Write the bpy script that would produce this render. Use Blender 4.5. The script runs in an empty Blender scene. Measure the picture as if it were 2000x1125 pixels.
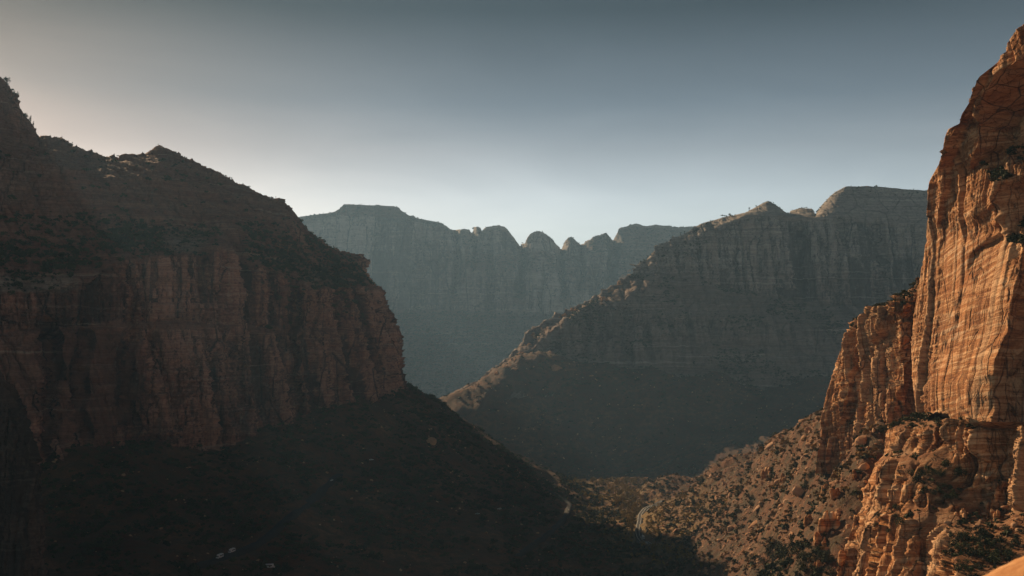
import bpy, math, random, time
import numpy as np
from mathutils import Vector, Matrix

T0 = time.time()
SC = bpy.context.scene
COL = SC.collection
rng = np.random.default_rng(11)
random.seed(11)

# ------------------------------------------------------------------ camera
FPX = 2000.0 * 35.0 / 36.0            # focal length in photograph pixels
PITCH = math.atan(107.5 / FPX)
EYE = Vector((0.0, 0.0, 0.0))
cam_data = bpy.data.cameras.new("camera")
cam_data.lens = 35.0
cam_data.sensor_width = 36.0
cam_data.clip_start = 0.1
cam_data.clip_end = 60000.0
cam_data.dof.use_dof = True
cam_data.dof.focus_distance = 600.0
cam_data.dof.aperture_fstop = 4.0
cam = bpy.data.objects.new("camera", cam_data)
cam.location = EYE
cam.rotation_euler = (math.radians(90) + PITCH, 0, 0)
COL.objects.link(cam)
SC.camera = cam

# ------------------------------------------------------------------ light
SUN_AZ = math.radians(-34.5)          # left of the view direction (+Y)
SUN_EL = math.radians(23.0)
SUND = Vector((math.sin(SUN_AZ) * math.cos(SUN_EL), math.cos(SUN_AZ) * math.cos(SUN_EL), math.sin(SUN_EL)))
world = bpy.data.worlds.new("World")
SC.world = world
world.use_nodes = True
wn, wl = world.node_tree.nodes, world.node_tree.links
wn.clear()
sky = wn.new("ShaderNodeTexSky")
sky.sky_type = 'NISHITA'
sky.sun_disc = False
sky.sun_elevation = SUN_EL
sky.sun_rotation = SUN_AZ
sky.altitude = 1500
sky.air_density = 1.0
sky.dust_density = 1.2
sky.ozone_density = 1.0
hs = wn.new("ShaderNodeHueSaturation")
hs.inputs['Saturation'].default_value = 0.54
bg = wn.new("ShaderNodeBackground")
bg.inputs['Strength'].default_value = 0.087
wo = wn.new("ShaderNodeOutputWorld")
wl.new(sky.outputs[0], hs.inputs['Color'])
# the sky pales towards the horizon and deepens overhead
tc = wn.new("ShaderNodeTexCoord"); sep = wn.new("ShaderNodeSeparateXYZ"); rp = wn.new("ShaderNodeValToRGB")
wl.new(tc.outputs['Generated'], sep.inputs[0]); wl.new(sep.outputs['Z'], rp.inputs[0])
for p_, c_ in ((0.0, 1.0), (1.0, 0.095)):
    e_ = rp.color_ramp.elements[0 if p_ == 0 else -1]; e_.position = p_; e_.color = (c_, c_, c_, 1) if p_ == 0 else (0.085, 0.115, 0.14, 1)
for p_, c_ in ((0.11, (1.0, 0.955, 0.88)), (0.145, (0.91, 0.88, 0.82)), (0.19, (0.56, 0.55, 0.525)), (0.235, (0.315, 0.345, 0.353)), (0.32, (0.086, 0.116, 0.128)), (0.42, (0.076, 0.102, 0.113))):
    e_ = rp.color_ramp.elements.new(p_); e_.color = (*c_, 1)
mx = wn.new("ShaderNodeMix"); mx.data_type = 'RGBA'; mx.blend_type = 'MULTIPLY'; mx.inputs[0].default_value = 1.0
wl.new(hs.outputs[0], mx.inputs[6]); wl.new(rp.outputs[0], mx.inputs[7])
# warm aureole round the sun
dt = wn.new("ShaderNodeVectorMath"); dt.operation = 'DOT_PRODUCT'; dt.inputs[1].default_value = SUND
wl.new(tc.outputs['Generated'], dt.inputs[0])
pw_ = wn.new("ShaderNodeMath"); pw_.operation = 'POWER'; pw_.use_clamp = True; pw_.inputs[1].default_value = 12.0
wl.new(dt.outputs['Value'], pw_.inputs[0])
tint = wn.new("ShaderNodeMix"); tint.data_type = 'RGBA'; tint.blend_type = 'MULTIPLY'
tint.inputs[7].default_value = (1.12, 0.77, 0.58, 1)
cm = wn.new("ShaderNodeMapping"); cm.inputs['Scale'].default_value = (2.2, 2.2, 9.0); cm.inputs['Rotation'].default_value = (0.25, 0.1, 0.3)
cn = wn.new("ShaderNodeTexNoise"); cn.inputs['Scale'].default_value = 1.6; cn.inputs['Detail'].default_value = 5; cn.inputs['Distortion'].default_value = 0.6
cr = wn.new("ShaderNodeValToRGB"); cr.color_ramp.elements[0].position = 0.3; cr.color_ramp.elements[0].color = (0.90, 0.91, 0.92, 1); cr.color_ramp.elements[1].position = 0.7; cr.color_ramp.elements[1].color = (1.10, 1.09, 1.08, 1)
cx = wn.new("ShaderNodeMix"); cx.data_type = 'RGBA'; cx.blend_type = 'MULTIPLY'; cx.inputs[0].default_value = 1.0
wl.new(tc.outputs['Generated'], cm.inputs[0]); wl.new(cm.outputs[0], cn.inputs['Vector']); wl.new(cn.outputs['Fac'], cr.inputs[0])
wl.new(mx.outputs[2], cx.inputs[6]); wl.new(cr.outputs[0], cx.inputs[7])
wl.new(pw_.outputs[0], tint.inputs[0]); wl.new(cx.outputs[2], tint.inputs[6])
wl.new(tint.outputs[2], bg.inputs['Color'])
wl.new(bg.outputs[0], wo.inputs['Surface'])

sun_data = bpy.data.lights.new("sun", 'SUN')
sun_data.energy = 5.0
sun_data.angle = math.radians(0.5)
sun_data.color = (1.0, 0.72, 0.44)
sun = bpy.data.objects.new("sun", sun_data)
sun.rotation_euler = SUND.to_track_quat('Z', 'Y').to_euler()
sun.location = (-300, 300, 600)
COL.objects.link(sun)

SC.view_settings.view_transform = 'Standard'
SC.view_settings.look = 'None'
SC.view_settings.gamma = 1.0
SC.view_settings.exposure = 0.5
SC.render.engine = 'CYCLES'
SC.cycles.max_bounces = 3
SC.cycles.diffuse_bounces = 1
SC.cycles.volume_bounces = 0
SC.cycles.use_denoising = True

# ------------------------------------------------------------------ helpers: pixels <-> world
CT, ST = math.cos(PITCH), math.sin(PITCH)
def at(px, py, Y):
    """world points for photograph pixels at world depth Y"""
    px, py, Y = np.asarray(px, float), np.asarray(py, float), np.asarray(Y, float)
    x = (px - 1000.0) / FPX; y = (562.5 - py) / FPX
    wy = CT - y * ST; wz = ST + y * CT
    return np.stack([x / wy * Y, Y + 0 * x, wz / wy * Y], -1)
def proj(P):
    X, Y, Z = P[..., 0], P[..., 1], P[..., 2]
    d = Y * CT + Z * ST; u = -Y * ST + Z * CT
    d = np.where(d < 0.1, 0.1, d)
    return 1000 + FPX * X / d, 562.5 - FPX * u / d

# ------------------------------------------------------------------ helpers: noise
TAB = np.random.default_rng(5).random((64, 64, 64), dtype=np.float32)
def vnoise(x, y, z):
    xi = np.floor(x); yi = np.floor(y); zi = np.floor(z)
    fx = (x - xi).astype(np.float32); fy = (y - yi).astype(np.float32); fz = (z - zi).astype(np.float32)
    fx = fx*fx*(3-2*fx); fy = fy*fy*(3-2*fy); fz = fz*fz*(3-2*fz)
    a = xi.astype(np.int32) & 63; b = yi.astype(np.int32) & 63; c = zi.astype(np.int32) & 63
    a1 = (a+1) & 63; b1 = (b+1) & 63; c1 = (c+1) & 63
    def l(u, v, t): return u + (v-u)*t
    return l(l(l(TAB[a,b,c], TAB[a1,b,c], fx), l(TAB[a,b1,c], TAB[a1,b1,c], fx), fy),
             l(l(TAB[a,b,c1], TAB[a1,b,c1], fx), l(TAB[a,b1,c1], TAB[a1,b1,c1], fx), fy), fz)
def fbm(x, y, z, octs=4, gain=0.5, seed=0.0, ridged=False):
    """about -1..1"""
    s = 0; a = 1.0; n = 0
    x = x + seed*13.7; y = y + seed*7.3; z = z + seed*3.1
    for o in range(octs):
        v = vnoise(x, y, z) * 2 - 1
        if ridged: v = 1 - 2*np.abs(v)
        s = s + a * v; n += a; a *= gain
        x, y, z = (0.8*x - 0.6*y)*2.03 + 11.3, (0.6*x + 0.8*y)*2.03 + 5.1, z*2.03 + 7.7
    return s / n * 1.6
R2 = np.random.default_rng(7).random((128, 128, 5)).astype(np.float32)
def blocks(a, b, seed=0):
    """cells: returns per-cell random, facet tilt, and edge distance"""
    ai = np.floor(a).astype(np.int32); bi = np.floor(b).astype(np.int32)
    d1 = np.full(a.shape, 9.0, np.float32); d2 = d1.copy()
    r = np.zeros(a.shape, np.float32); t = np.zeros(a.shape, np.float32)
    for i in (-1, 0, 1):
        for j in (-1, 0, 1):
            h = R2[(ai+i+seed*17) & 127, (bi+j+seed*29) & 127]
            dx = (ai+i + h[..., 0] - a).astype(np.float32); dy = (bi+j + h[..., 1] - b).astype(np.float32)
            d = dx*dx + dy*dy
            c = d < d1
            d2 = np.where(c, d1, np.minimum(d2, d))
            d1 = np.where(c, d, d1)
            r = np.where(c, h[..., 2], r)
            t = np.where(c, dx*(h[..., 3]-0.5)*2 + dy*(h[..., 4]-0.5)*2, t)
    return r, t, np.sqrt(d2) - np.sqrt(d1)
R1 = np.random.default_rng(9).random((512, 4)).astype(np.float32)
def part1(x, seed):
    """1D partition with uneven cells: index, place in the cell 0..1, cell width"""
    i = np.floor(x).astype(np.int64)
    def b(k): return k + (R1[(k*7+seed*31) & 511, 0]-0.5)*0.8
    c = np.where(x < b(i), i-1, np.where(x >= b(i+1), i+1, i))
    lo = b(c); w = b(c+1)-lo
    return c, (x-lo)/w, w
def bricks(a, z, w, h, seed=0, colw=0.6):
    """upright joint panels: per-panel random, tilt, distance to upright joint and to bed joint (metres)"""
    c, fa, wa = part1(a/w, seed)
    off = R1[(c*13+seed*5) & 511, 1]*9.0
    r_, fz, wz = part1(z/h*(0.7+0.6*R1[(c*11+seed) & 511, 2]) + off, seed+7)
    k = (c*57 + r_*131 + seed*17) & 511
    hr = R1[k]
    tilt = (fa-0.5)*(hr[..., 1]-0.5)*2.4 + (fz-0.5)*(hr[..., 2]-0.5)*1.0
    rr = colw*R1[(c*29+seed*3) & 511, 3] + (1-colw)*hr[..., 0]
    rr = 0.5 + (rr-0.5)*1.25
    return rr, tilt, np.minimum(fa, 1-fa)*wa*w, np.minimum(fz, 1-fz)*wz*h
def smooth(x, a, b):
    t = np.clip((x-a)/(b-a), 0, 1); return t*t*(3-2*t)

# ------------------------------------------------------------------ helpers: meshes
def tag(o, label=None, cat=None, group=None, kind=None):
    if label: o["label"] = label
    if cat: o["category"] = cat
    if group: o["group"] = group
    if kind: o["kind"] = kind
    return o
def link(o, parent=None):
    COL.objects.link(o)
    if parent: o.parent = parent
    return o
def mesh_np(name, V, F, mat=None, smooth_shade=False, attrs=None):
    """V (n,3); F (m,k) constant k"""
    me = bpy.data.meshes.new(name)
    V = np.ascontiguousarray(V, np.float32); F = np.ascontiguousarray(F, np.int32)
    m, k = F.shape
    me.vertices.add(len(V)); me.vertices.foreach_set("co", V.ravel())
    me.loops.add(m*k); me.loops.foreach_set("vertex_index", F.ravel())
    me.polygons.add(m); me.polygons.foreach_set("loop_start", np.arange(0, m*k, k, dtype=np.int32))
    if smooth_shade: me.polygons.foreach_set("use_smooth", np.ones(m, bool))
    me.update(calc_edges=True)
    if attrs:
        for an, av in attrs.items():
            at_ = me.attributes.new(an, 'FLOAT', 'POINT')
            at_.data.foreach_set("value", np.ascontiguousarray(av, np.float32).ravel())
    if mat: me.materials.append(mat)
    return me
def grid_faces(nr, nc):
    i = np.arange(nr*nc).reshape(nr, nc)
    return np.stack([i[:-1, :-1], i[1:, :-1], i[1:, 1:], i[:-1, 1:]], -1).reshape(-1, 4)
def normals(P):
    du = np.gradient(P, axis=1); dv = np.gradient(P, axis=0)
    n = np.cross(dv, du)
    n /= np.linalg.norm(n, axis=-1, keepdims=True) + 1e-9
    return n
def blur(A, k, axis):
    """box blur with window 2k+1, edges repeated"""
    if k < 1: return A
    pad = [(0, 0)] * A.ndim; pad[axis] = (k+1, k)
    c = np.cumsum(np.pad(A, pad, mode='edge'), axis=axis)
    n = A.shape[axis]
    return (np.take(c, np.arange(2*k+1, 2*k+1+n), axis) - np.take(c, np.arange(0, n), axis)) / (2*k+1)
def facing(n, P):
    """flip normals so they look at the camera side"""
    s = np.sign(-np.sum(n * P, -1, keepdims=True)); return n * np.where(s == 0, 1, s)
SHEETS = {}
def sheet(name, P, mat, attrs=None, kind='structure', label=None):
    nr, nc = P.shape[:2]
    F = grid_faces(nr, nc)
    if attrs is not None and "steep" in attrs: attrs["panel"] = PANEL[0]
    me = mesh_np(name, P.reshape(-1, 3), F, mat, False, attrs)
    o = link(bpy.data.objects.new(name, me))
    tag(o, label, None, None, kind)
    SHEETS[name] = P
    return o

# depth map of what has been built, seen from the camera, for standing things on the terrain
DW, DH = 1000, 620
DEPTH = np.full((DH, DW), 1e9)
DPOS = np.zeros((DH, DW, 3))
def splat(P, sub=3):
    """rasterise a sheet into the depth map by dense bilinear points"""
    A, B, C, D = P[:-1, :-1], P[1:, :-1], P[1:, 1:], P[:-1, 1:]
    for i in range(sub):
        for j in range(sub):
            u, v = (i+.5)/sub, (j+.5)/sub
            Q = (A*(1-u)*(1-v) + B*u*(1-v) + C*u*v + D*(1-u)*v).reshape(-1, 3)
            x, y = proj(Q)
            ix = np.floor(x/2).astype(int); iy = np.floor(y/2).astype(int)
            ok = (ix >= 0) & (ix < DW) & (iy >= 0) & (iy < DH) & (Q[:, 1] > 1)
            ix, iy, Q = ix[ok], iy[ok], Q[ok]
            o = np.argsort(-Q[:, 1]); ix, iy, Q = ix[o], iy[o], Q[o]
            k = iy*DW+ix
            near = np.full(DW*DH, 1e9); pos = np.zeros((DW*DH, 3))
            near[k] = Q[:, 1]; pos[k] = Q                      # last write is the nearest
            near = near.reshape(DH, DW); pos = pos.reshape(DH, DW, 3)
            c = near < DEPTH
            DEPTH[c] = near[c]; DPOS[c] = pos[c]
def hit(px, py):
    ix, iy = int(px/2), int(py/2)
    for r in range(0, 4):
        y0, y1, x0, x1 = max(iy-r, 0), min(iy+r+1, DH), max(ix-r, 0), min(ix+r+1, DW)
        w = DEPTH[y0:y1, x0:x1]
        if w.size and w.min() < 1e8:
            q = np.unravel_index(np.argmin(w), w.shape)
            return Vector(DPOS[y0+q[0], x0+q[1]])
    return None

# ------------------------------------------------------------------ materials
class NT:
    def __init__(self, name):
        self.m = bpy.data.materials.new(name); self.m.use_nodes = True
        self.n, self.l = self.m.node_tree.nodes, self.m.node_tree.links
        self.n.clear()
        self.out = self.n.new("ShaderNodeOutputMaterial")
        self.bsdf = self.n.new("ShaderNodeBsdfPrincipled")
        self.bsdf.inputs['Roughness'].default_value = 0.92
        self.bsdf.inputs['Specular IOR Level'].default_value = 0.12
        self.l.new(self.bsdf.outputs[0], self.out.inputs['Surface'])
        g = self.n.new("ShaderNodeNewGeometry"); self.pos = g.outputs['Position']; self.geo = g
    def mapping(self, scale, rot=(0, 0, 0), src=None):
        m = self.n.new("ShaderNodeMapping"); m.inputs['Scale'].default_value = scale; m.inputs['Rotation'].default_value = rot
        self.l.new(src or self.pos, m.inputs['Vector']); return m.outputs[0]
    def noise(self, vec, scale=1.0, detail=5, rough=0.6, dist=0.0):
        t = self.n.new("ShaderNodeTexNoise"); t.inputs['Scale'].default_value = scale
        t.inputs['Detail'].default_value = detail; t.inputs['Roughness'].default_value = rough; t.inputs['Distortion'].default_value = dist
        self.l.new(vec, t.inputs['Vector']); return t.outputs['Fac']
    def ramp(self, fac, stops, interp='LINEAR'):
        r = self.n.new("ShaderNodeValToRGB"); e = r.color_ramp.elements; r.color_ramp.interpolation = interp
        while len(e) < len(stops): e.new(0.5)
        for i, (p, c) in enumerate(stops):
            e[i].position = p; e[i].color = (c if len(c) == 4 else (*c, 1)) if not isinstance(c, (int, float)) else (c, c, c, 1)
        self.l.new(fac, r.inputs[0]); return r.outputs[0]
    def mix(self, fac, a, b, mode='MIX'):
        m = self.n.new("ShaderNodeMix"); m.data_type = 'RGBA'; m.blend_type = mode
        for s, v in ((m.inputs[0], fac), (m.inputs[6], a), (m.inputs[7], b)):
            if hasattr(v, 'links') or hasattr(v, 'is_linked'): self.l.new(v, s)
            elif isinstance(v, (int, float)): s.default_value = v
            else: s.default_value = (*v, 1)
        return m.outputs[2]
    def cracks(self, vec, width, keep):
        """thin broken joints: 1 on a joint"""
        v = self.n.new("ShaderNodeTexVoronoi"); v.feature = 'DISTANCE_TO_EDGE'; v.inputs['Scale'].default_value = 1.0
        self.l.new(vec, v.inputs['Vector'])
        return self.math('MULTIPLY', self.ramp(v.outputs['Distance'], [(0.0, 1), (width, 0)]), keep)
    def bent(self, amount, scale):
        """position bent by noise, for joints that are not ruler-straight"""
        t = self.n.new("ShaderNodeTexNoise"); t.inputs['Scale'].default_value = scale; t.inputs['Detail'].default_value = 2
        self.l.new(self.pos, t.inputs['Vector'])
        a = self.n.new("ShaderNodeVectorMath"); a.operation = 'MULTIPLY_ADD'
        self.l.new(t.outputs['Color'], a.inputs[0]); a.inputs[1].default_value = (amount,)*3; self.l.new(self.pos, a.inputs[2])
        return a.outputs[0]
    def attr(self, name):
        a = self.n.new("ShaderNodeAttribute"); a.attribute_name = name; return a.outputs['Fac']
    def math(self, op, a, b=0.0):
        m = self.n.new("ShaderNodeMath"); m.operation = op
        for s, v in ((m.inputs[0], a), (m.inputs[1], b)):
            if isinstance(v, (int, float)): s.default_value = v
            else: self.l.new(v, s)
        return m.outputs[0]
    def bump(self, h, dist, strength=1.0, prev=None):
        b = self.n.new("ShaderNodeBump"); b.inputs['Distance'].default_value = dist; b.inputs['Strength'].default_value = strength
        self.l.new(h, b.inputs['Height'])
        if prev: self.l.new(prev, b.inputs['Normal'])
        return b.outputs[0]
    def done(self, col, nrm=None):
        if hasattr(col, 'links') or hasattr(col, 'is_linked'): self.l.new(col, self.bsdf.inputs['Base Color'])
        else: self.bsdf.inputs['Base Color'].default_value = (*col, 1)
        if nrm: self.l.new(nrm, self.bsdf.inputs['Normal'])
        return self.m

def rock_material(name, red, tan, pale, dark, k, dip=0.06, soil=(0.16, 0.09, 0.06), bump=1.0):
    """layered sandstone: beds, vertical stain streaks, blotches. k = metres per unit of detail"""
    t = NT(name)
    # beds: noise squeezed along z, slightly tilted
    beds = t.noise(t.mapping((0.012/k, 0.012/k, 0.22/k), (dip, dip*0.5, 0)), 1.0, 4, 0.65, 0.3)
    blot = t.noise(t.mapping((0.02/k, 0.02/k, 0.014/k)), 1.0, 3, 0.6)
    streak = t.noise(t.mapping((0.30/k, 0.30/k, 0.011/k)), 1.0, 4, 0.65)
    fine = t.noise(t.pos, 0.6/k, 4, 0.7)
    base = t.mix(t.ramp(beds, [(0.36, 0), (0.62, 1)]), red, tan)
    zone = t.attr("pale")
    zc = t.math('ADD', zone, t.math('MULTIPLY', t.math('SUBTRACT', blot, 0.5), 1.1))
    base = t.mix(t.ramp(zc, [(0.35, 0), (0.75, 1)]), base, t.mix(t.ramp(beds, [(0.4, 0), (0.6, 1)]), pale, tuple(0.72*c for c in pale)))
    base = t.mix(t.ramp(blot, [(0.5, 0), (0.75, 0.6)]), base, tan)
    st = t.math('MULTIPLY', t.ramp(streak, [(0.5, 0), (0.64, 1)]), t.ramp(blot, [(0.38, 0.95), (0.62, 0.2)]))
    st = t.math('MULTIPLY', st, t.attr("steep"))
    pan = t.math('ADD', t.attr("panel"), t.math('MULTIPLY', t.math('SUBTRACT', fine, 0.5), 0.5))
    base = t.mix(t.math('MULTIPLY', t.ramp(pan, [(0.32, 0.8), (0.50, 0)]), t.attr("steep")), base, dark)
    base = t.mix(t.math('MULTIPLY', t.ramp(pan, [(0.54, 0), (0.70, 0.85)]), t.attr("steep")), base, tuple(1.4*c for c in tan))
    base = t.mix(st, base, dark)
    light = t.math('MULTIPLY', t.ramp(streak, [(0.28, 0.55), (0.40, 0)]), t.attr("steep"))
    base = t.mix(light, base, pale)
    base = t.mix(t.math('MULTIPLY', t.attr("soil"), t.ramp(fine, [(0.3, 1.0), (0.7, 0.55)])), base, soil)
    base = t.mix(t.ramp(fine, [(0.3, 0.45), (0.55, 0)]), base, tuple(0.45*c for c in red))
    # thin joints and bedding lines
    bent = t.bent(2.5*k, 0.12/k)
    gap = t.ramp(blot, [(0.40, 0.15), (0.55, 1)])
    c1 = t.cracks(t.mapping((0.075/k, 0.075/k, 0.016/k), (0, 0, 0), bent), 0.035, gap)
    c2 = t.cracks(t.mapping((0.20/k, 0.20/k, 0.055/k), (0, 0, 0), bent), 0.04, t.ramp(streak, [(0.42, 0), (0.58, 0.8)]))
    lines = t.noise(t.mapping((0.010/k, 0.010/k, 0.55/k), (0, 0, 0), bent), 1.0, 4, 0.7)
    ln = t.ramp(lines, [(0.455, 0), (0.485, 0.6), (0.515, 0.6), (0.545, 0)])
    crk = t.math('MAXIMUM', c1, c2)
    base = t.mix(t.math('MULTIPLY', ln, 0.6), base, tuple(0.35*c for c in red))
    base = t.mix(t.ramp(lines, [(0.61, 0), (0.68, 0.45)]), base, tuple(min(1.15*c, .6) for c in pale))
    base = t.mix(t.math('MULTIPLY', t.math('MULTIPLY', crk, 0.9), t.math('ADD', t.math('MULTIPLY', t.attr("steep"), 0.7), 0.3)), base, tuple(0.5*c for c in dark))
    n = t.bump(t.math('SUBTRACT', 1.0, crk), 0.9*k*bump, 0.9)
    n = t.bump(beds, 0.8*k*bump, 0.8, n)
    n = t.bump(fine, 0.6*k*bump, 0.8, n)
    n = t.bump(streak, 0.6*k*bump, 0.5, n)
    return t.done(base, n)

M_LEFT = rock_material("red_sandstone", (0.23, 0.088, 0.060), (0.33, 0.165, 0.112), (0.38, 0.29, 0.225), (0.026, 0.023, 0.023), 2.2)
M_LEFT_SHADE = rock_material("shade_darkened_sandstone", (0.070, 0.042, 0.034), (0.095, 0.062, 0.05), (0.12, 0.095, 0.08), (0.03, 0.026, 0.025), 1.5)  # shade of the near pinnacle wall put into a darker rock colour
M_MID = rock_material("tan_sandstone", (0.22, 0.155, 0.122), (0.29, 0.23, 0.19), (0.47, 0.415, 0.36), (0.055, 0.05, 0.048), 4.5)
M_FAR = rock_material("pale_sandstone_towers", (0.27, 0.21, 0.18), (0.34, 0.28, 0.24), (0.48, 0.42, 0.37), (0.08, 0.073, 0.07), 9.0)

def cliff_material():
    """orange cross-bedded sandstone of the near wall"""
    t = NT("orange_crossbedded_sandstone")
    warp = t.noise(t.pos, 0.018, 4, 0.5)
    # cross beds: inclined thin laminae whose dip changes from set to set
    def lam(rot, s, d):
        v = t.mapping((0.03, 0.03, s), (0, 0, 0), t.mapping((1, 1, 1), rot)); return t.noise(v, 1.0, 5, 0.68, d)
    A = lam((0.29, 0.0, 0), 0.6, 0.12); B = lam((0.16, 0.0, 0), 0.45, 0.12)
    sets = t.ramp(t.noise(t.mapping((0.012, 0.012, 0.035), (0.1, 0, 0)), 1.0, 2, 0.4), [(0.47, 0), (0.53, 1)])
    beds = t.mix(sets, A, B)
    blot = t.noise(t.mapping((0.03, 0.03, 0.022)), 1.0, 5, 0.6)
    streak = t.noise(t.mapping((0.22, 0.22, 0.012)), 1.0, 5, 0.6, 0.15)
    fine = t.noise(t.pos, 0.9, 5, 0.7)
    base = t.ramp(beds, [(0.33, (0.15, 0.058, 0.027)), (0.42, (0.43, 0.185, 0.072)), (0.50, (0.62, 0.30, 0.125)), (0.62, (0.73, 0.47, 0.27))])
    base = t.mix(t.ramp(blot, [(0.5, 0), (0.72, 0.7)]), base, (0.40, 0.155, 0.058))
    zc = t.math('ADD', t.attr("pale"), t.math('MULTIPLY', t.math('SUBTRACT', beds, 0.5), 1.2))
    base = t.mix(t.ramp(zc, [(0.4, 0), (0.8, 0.8)]), base, (0.50, 0.40, 0.31))
    st = t.math('MULTIPLY', t.ramp(streak, [(0.52, 0), (0.66, 0.9)]), t.ramp(blot, [(0.40, 1.0), (0.60, 0.15)]))
    base = t.mix(st, base, (0.085, 0.045, 0.032))
    pan = t.math('ADD', t.attr("panel"), t.math('MULTIPLY', t.math('SUBTRACT', fine, 0.5), 0.6))
    base = t.mix(t.ramp(pan, [(0.24, 0.7), (0.42, 0)]), base, (0.19, 0.075, 0.036))
    base = t.mix(t.ramp(pan, [(0.62, 0), (0.80, 0.55)]), base, (0.52, 0.34, 0.20))
    base = t.mix(t.math('MULTIPLY', t.attr("soil"), 0.9), base, (0.17, 0.085, 0.045))
    base = t.mix(t.ramp(fine, [(0.3, 0.5), (0.52, 0)]), base, (0.16, 0.065, 0.03))
    bent = t.bent(1.6, 0.16)
    c1 = t.cracks(t.mapping((0.10, 0.10, 0.022), (0, 0, 0), bent), 0.035, t.ramp(blot, [(0.42, 0.1), (0.56, 1)]))
    c2 = t.cracks(t.mapping((0.30, 0.30, 0.09), (0, 0, 0), bent), 0.04, t.ramp(streak, [(0.46, 0), (0.60, 0.8)]))
    crk = t.math('MAXIMUM', c1, c2)
    base = t.mix(t.ramp(beds, [(0.465, 0), (0.485, 0.6), (0.500, 0.6), (0.520, 0)]), base, (0.13, 0.05, 0.024))
    base = t.mix(t.math('MULTIPLY', crk, 0.85), base, (0.045, 0.022, 0.014))
    n = t.bump(t.math('SUBTRACT', 1.0, crk), 0.6, 0.9)
    n = t.bump(beds, 0.7, 0.9, n)
    n = t.bump(fine, 0.5, 0.8, n)
    n = t.bump(streak, 0.15, 0.3, n)
    return t.done(base, n)
M_RIGHT = cliff_material()

def ground_material():
    t = NT("dry_slope_soil")
    big = t.noise(t.pos, 0.012, 5, 0.6); mid = t.noise(t.pos, 0.09, 5, 0.65); fine = t.noise(t.pos, 0.7, 6, 0.7)
    base = t.ramp(big, [(0.35, (0.105, 0.044, 0.025)), (0.5, (0.175, 0.076, 0.038)), (0.66, (0.26, 0.122, 0.06))])
    base = t.mix(t.ramp(mid, [(0.42, 0.85), (0.6, 0)]), base, (0.075, 0.062, 0.036))
    base = t.mix(t.attr("grass"), base, (0.30, 0.20, 0.075))
    base = t.mix(t.ramp(fine, [(0.35, 0.7), (0.6, 0)]), base, (0.07, 0.045, 0.032))
    n = t.bump(mid, 4.0, 0.9); n = t.bump(fine, 1.2, 0.9, n)
    return t.done(base, n)
M_GROUND = ground_material()

def leaf_material(name, c1, c2):
    t = NT(name)
    oi = t.n.new("ShaderNodeObjectInfo")
    f = t.noise(t.pos, 0.8, 3, 0.6)
    v = t.math('ADD', t.math('MULTIPLY', oi.outputs['Random'], 0.7), t.math('MULTIPLY', f, 0.4))
    base = t.mix(t.ramp(v, [(0.15, 0), (0.95, 1)]), c1, c2)
    t.bsdf.inputs['Roughness'].default_value = 0.8
    return t.done(base)
M_LEAF = leaf_material("juniper_foliage", (0.028, 0.036, 0.020), (0.070, 0.075, 0.030))
M_SAGE = leaf_material("dry_scrub_foliage", (0.08, 0.062, 0.026), (0.32, 0.18, 0.055))
M_GOLD = leaf_material("autumn_cottonwood_foliage", (0.16, 0.12, 0.030), (0.34, 0.21, 0.045))
def bark_material():
    t = NT("juniper_bark")
    f = t.noise(t.mapping((3, 3, 0.5)), 2.0, 4, 0.6)
    return t.done(t.mix(f, (0.06, 0.04, 0.03), (0.16, 0.11, 0.08)), t.bump(f, 0.05))
M_BARK = bark_material()

# ------------------------------------------------------------------ loft: terrain from real 3D guide lines
def loft(lines, rows, nu, jag=0.0, jagx=None, wrap_left=0, wrap_right=0, back=((60, -6), (260, -140)), ease=None):
    """lines: guide lines top to bottom, each [(px, py, depth), ...]; returns a grid of world points"""
    u = np.linspace(0, 1, nu)
    L = []
    for ln in lines:
        a = np.array(ln, float); t = (a[:, 0]-a[0, 0])/(a[-1, 0]-a[0, 0])
        L.append(np.stack([np.interp(u, t, a[:, k]) for k in range(3)], -1))
    if jag:
        x0_ = L[0][:, 0]
        L[0][:, 1] += jag*(1.0 if jagx is None else 0.15+0.85*smooth(x0_, *jagx))*(1.2*fbm(x0_/22, 0*x0_, 0*x0_, 2, seed=91) + 1.1*np.abs(fbm(x0_/6, 0*x0_, 0*x0_, 4, 0.7, seed=92)) - 0.4)
    G = []
    for k, n in enumerate(rows):
        for i in range(n):
            v = i/n
            if ease and ease[k]: v = v**ease[k]
            G.append(L[k]*(1-v) + L[k+1]*v)
    G.append(L[-1])
    G = np.array(G)
    P = at(G[..., 0], G[..., 1], G[..., 2])
    def ring(edge, n, step, inward):
        out = []
        for k in range(1, n+1):
            d = edge/np.linalg.norm(edge, axis=-1, keepdims=True); d[..., 2] = 0
            q = edge + d*step*k**1.4
            q[..., 0] += inward*step*0.35*k
            out.append(q[:, None])
        return out
    if wrap_right: P = np.concatenate([P] + ring(P[:, -1].copy(), 6, wrap_right, -1), 1)
    if wrap_left: P = np.concatenate(ring(P[:, 0].copy(), 6, wrap_left, 1)[::-1] + [P], 1)
    hd = P[:1]/np.linalg.norm(P[:1], axis=-1, keepdims=True)*np.array([1, 1, 0])
    top = [P[:1] + hd*dy + np.array([0, 0, dz]) for dy, dz in back][::-1]
    return np.concatenate(top + [P], 0)

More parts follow.
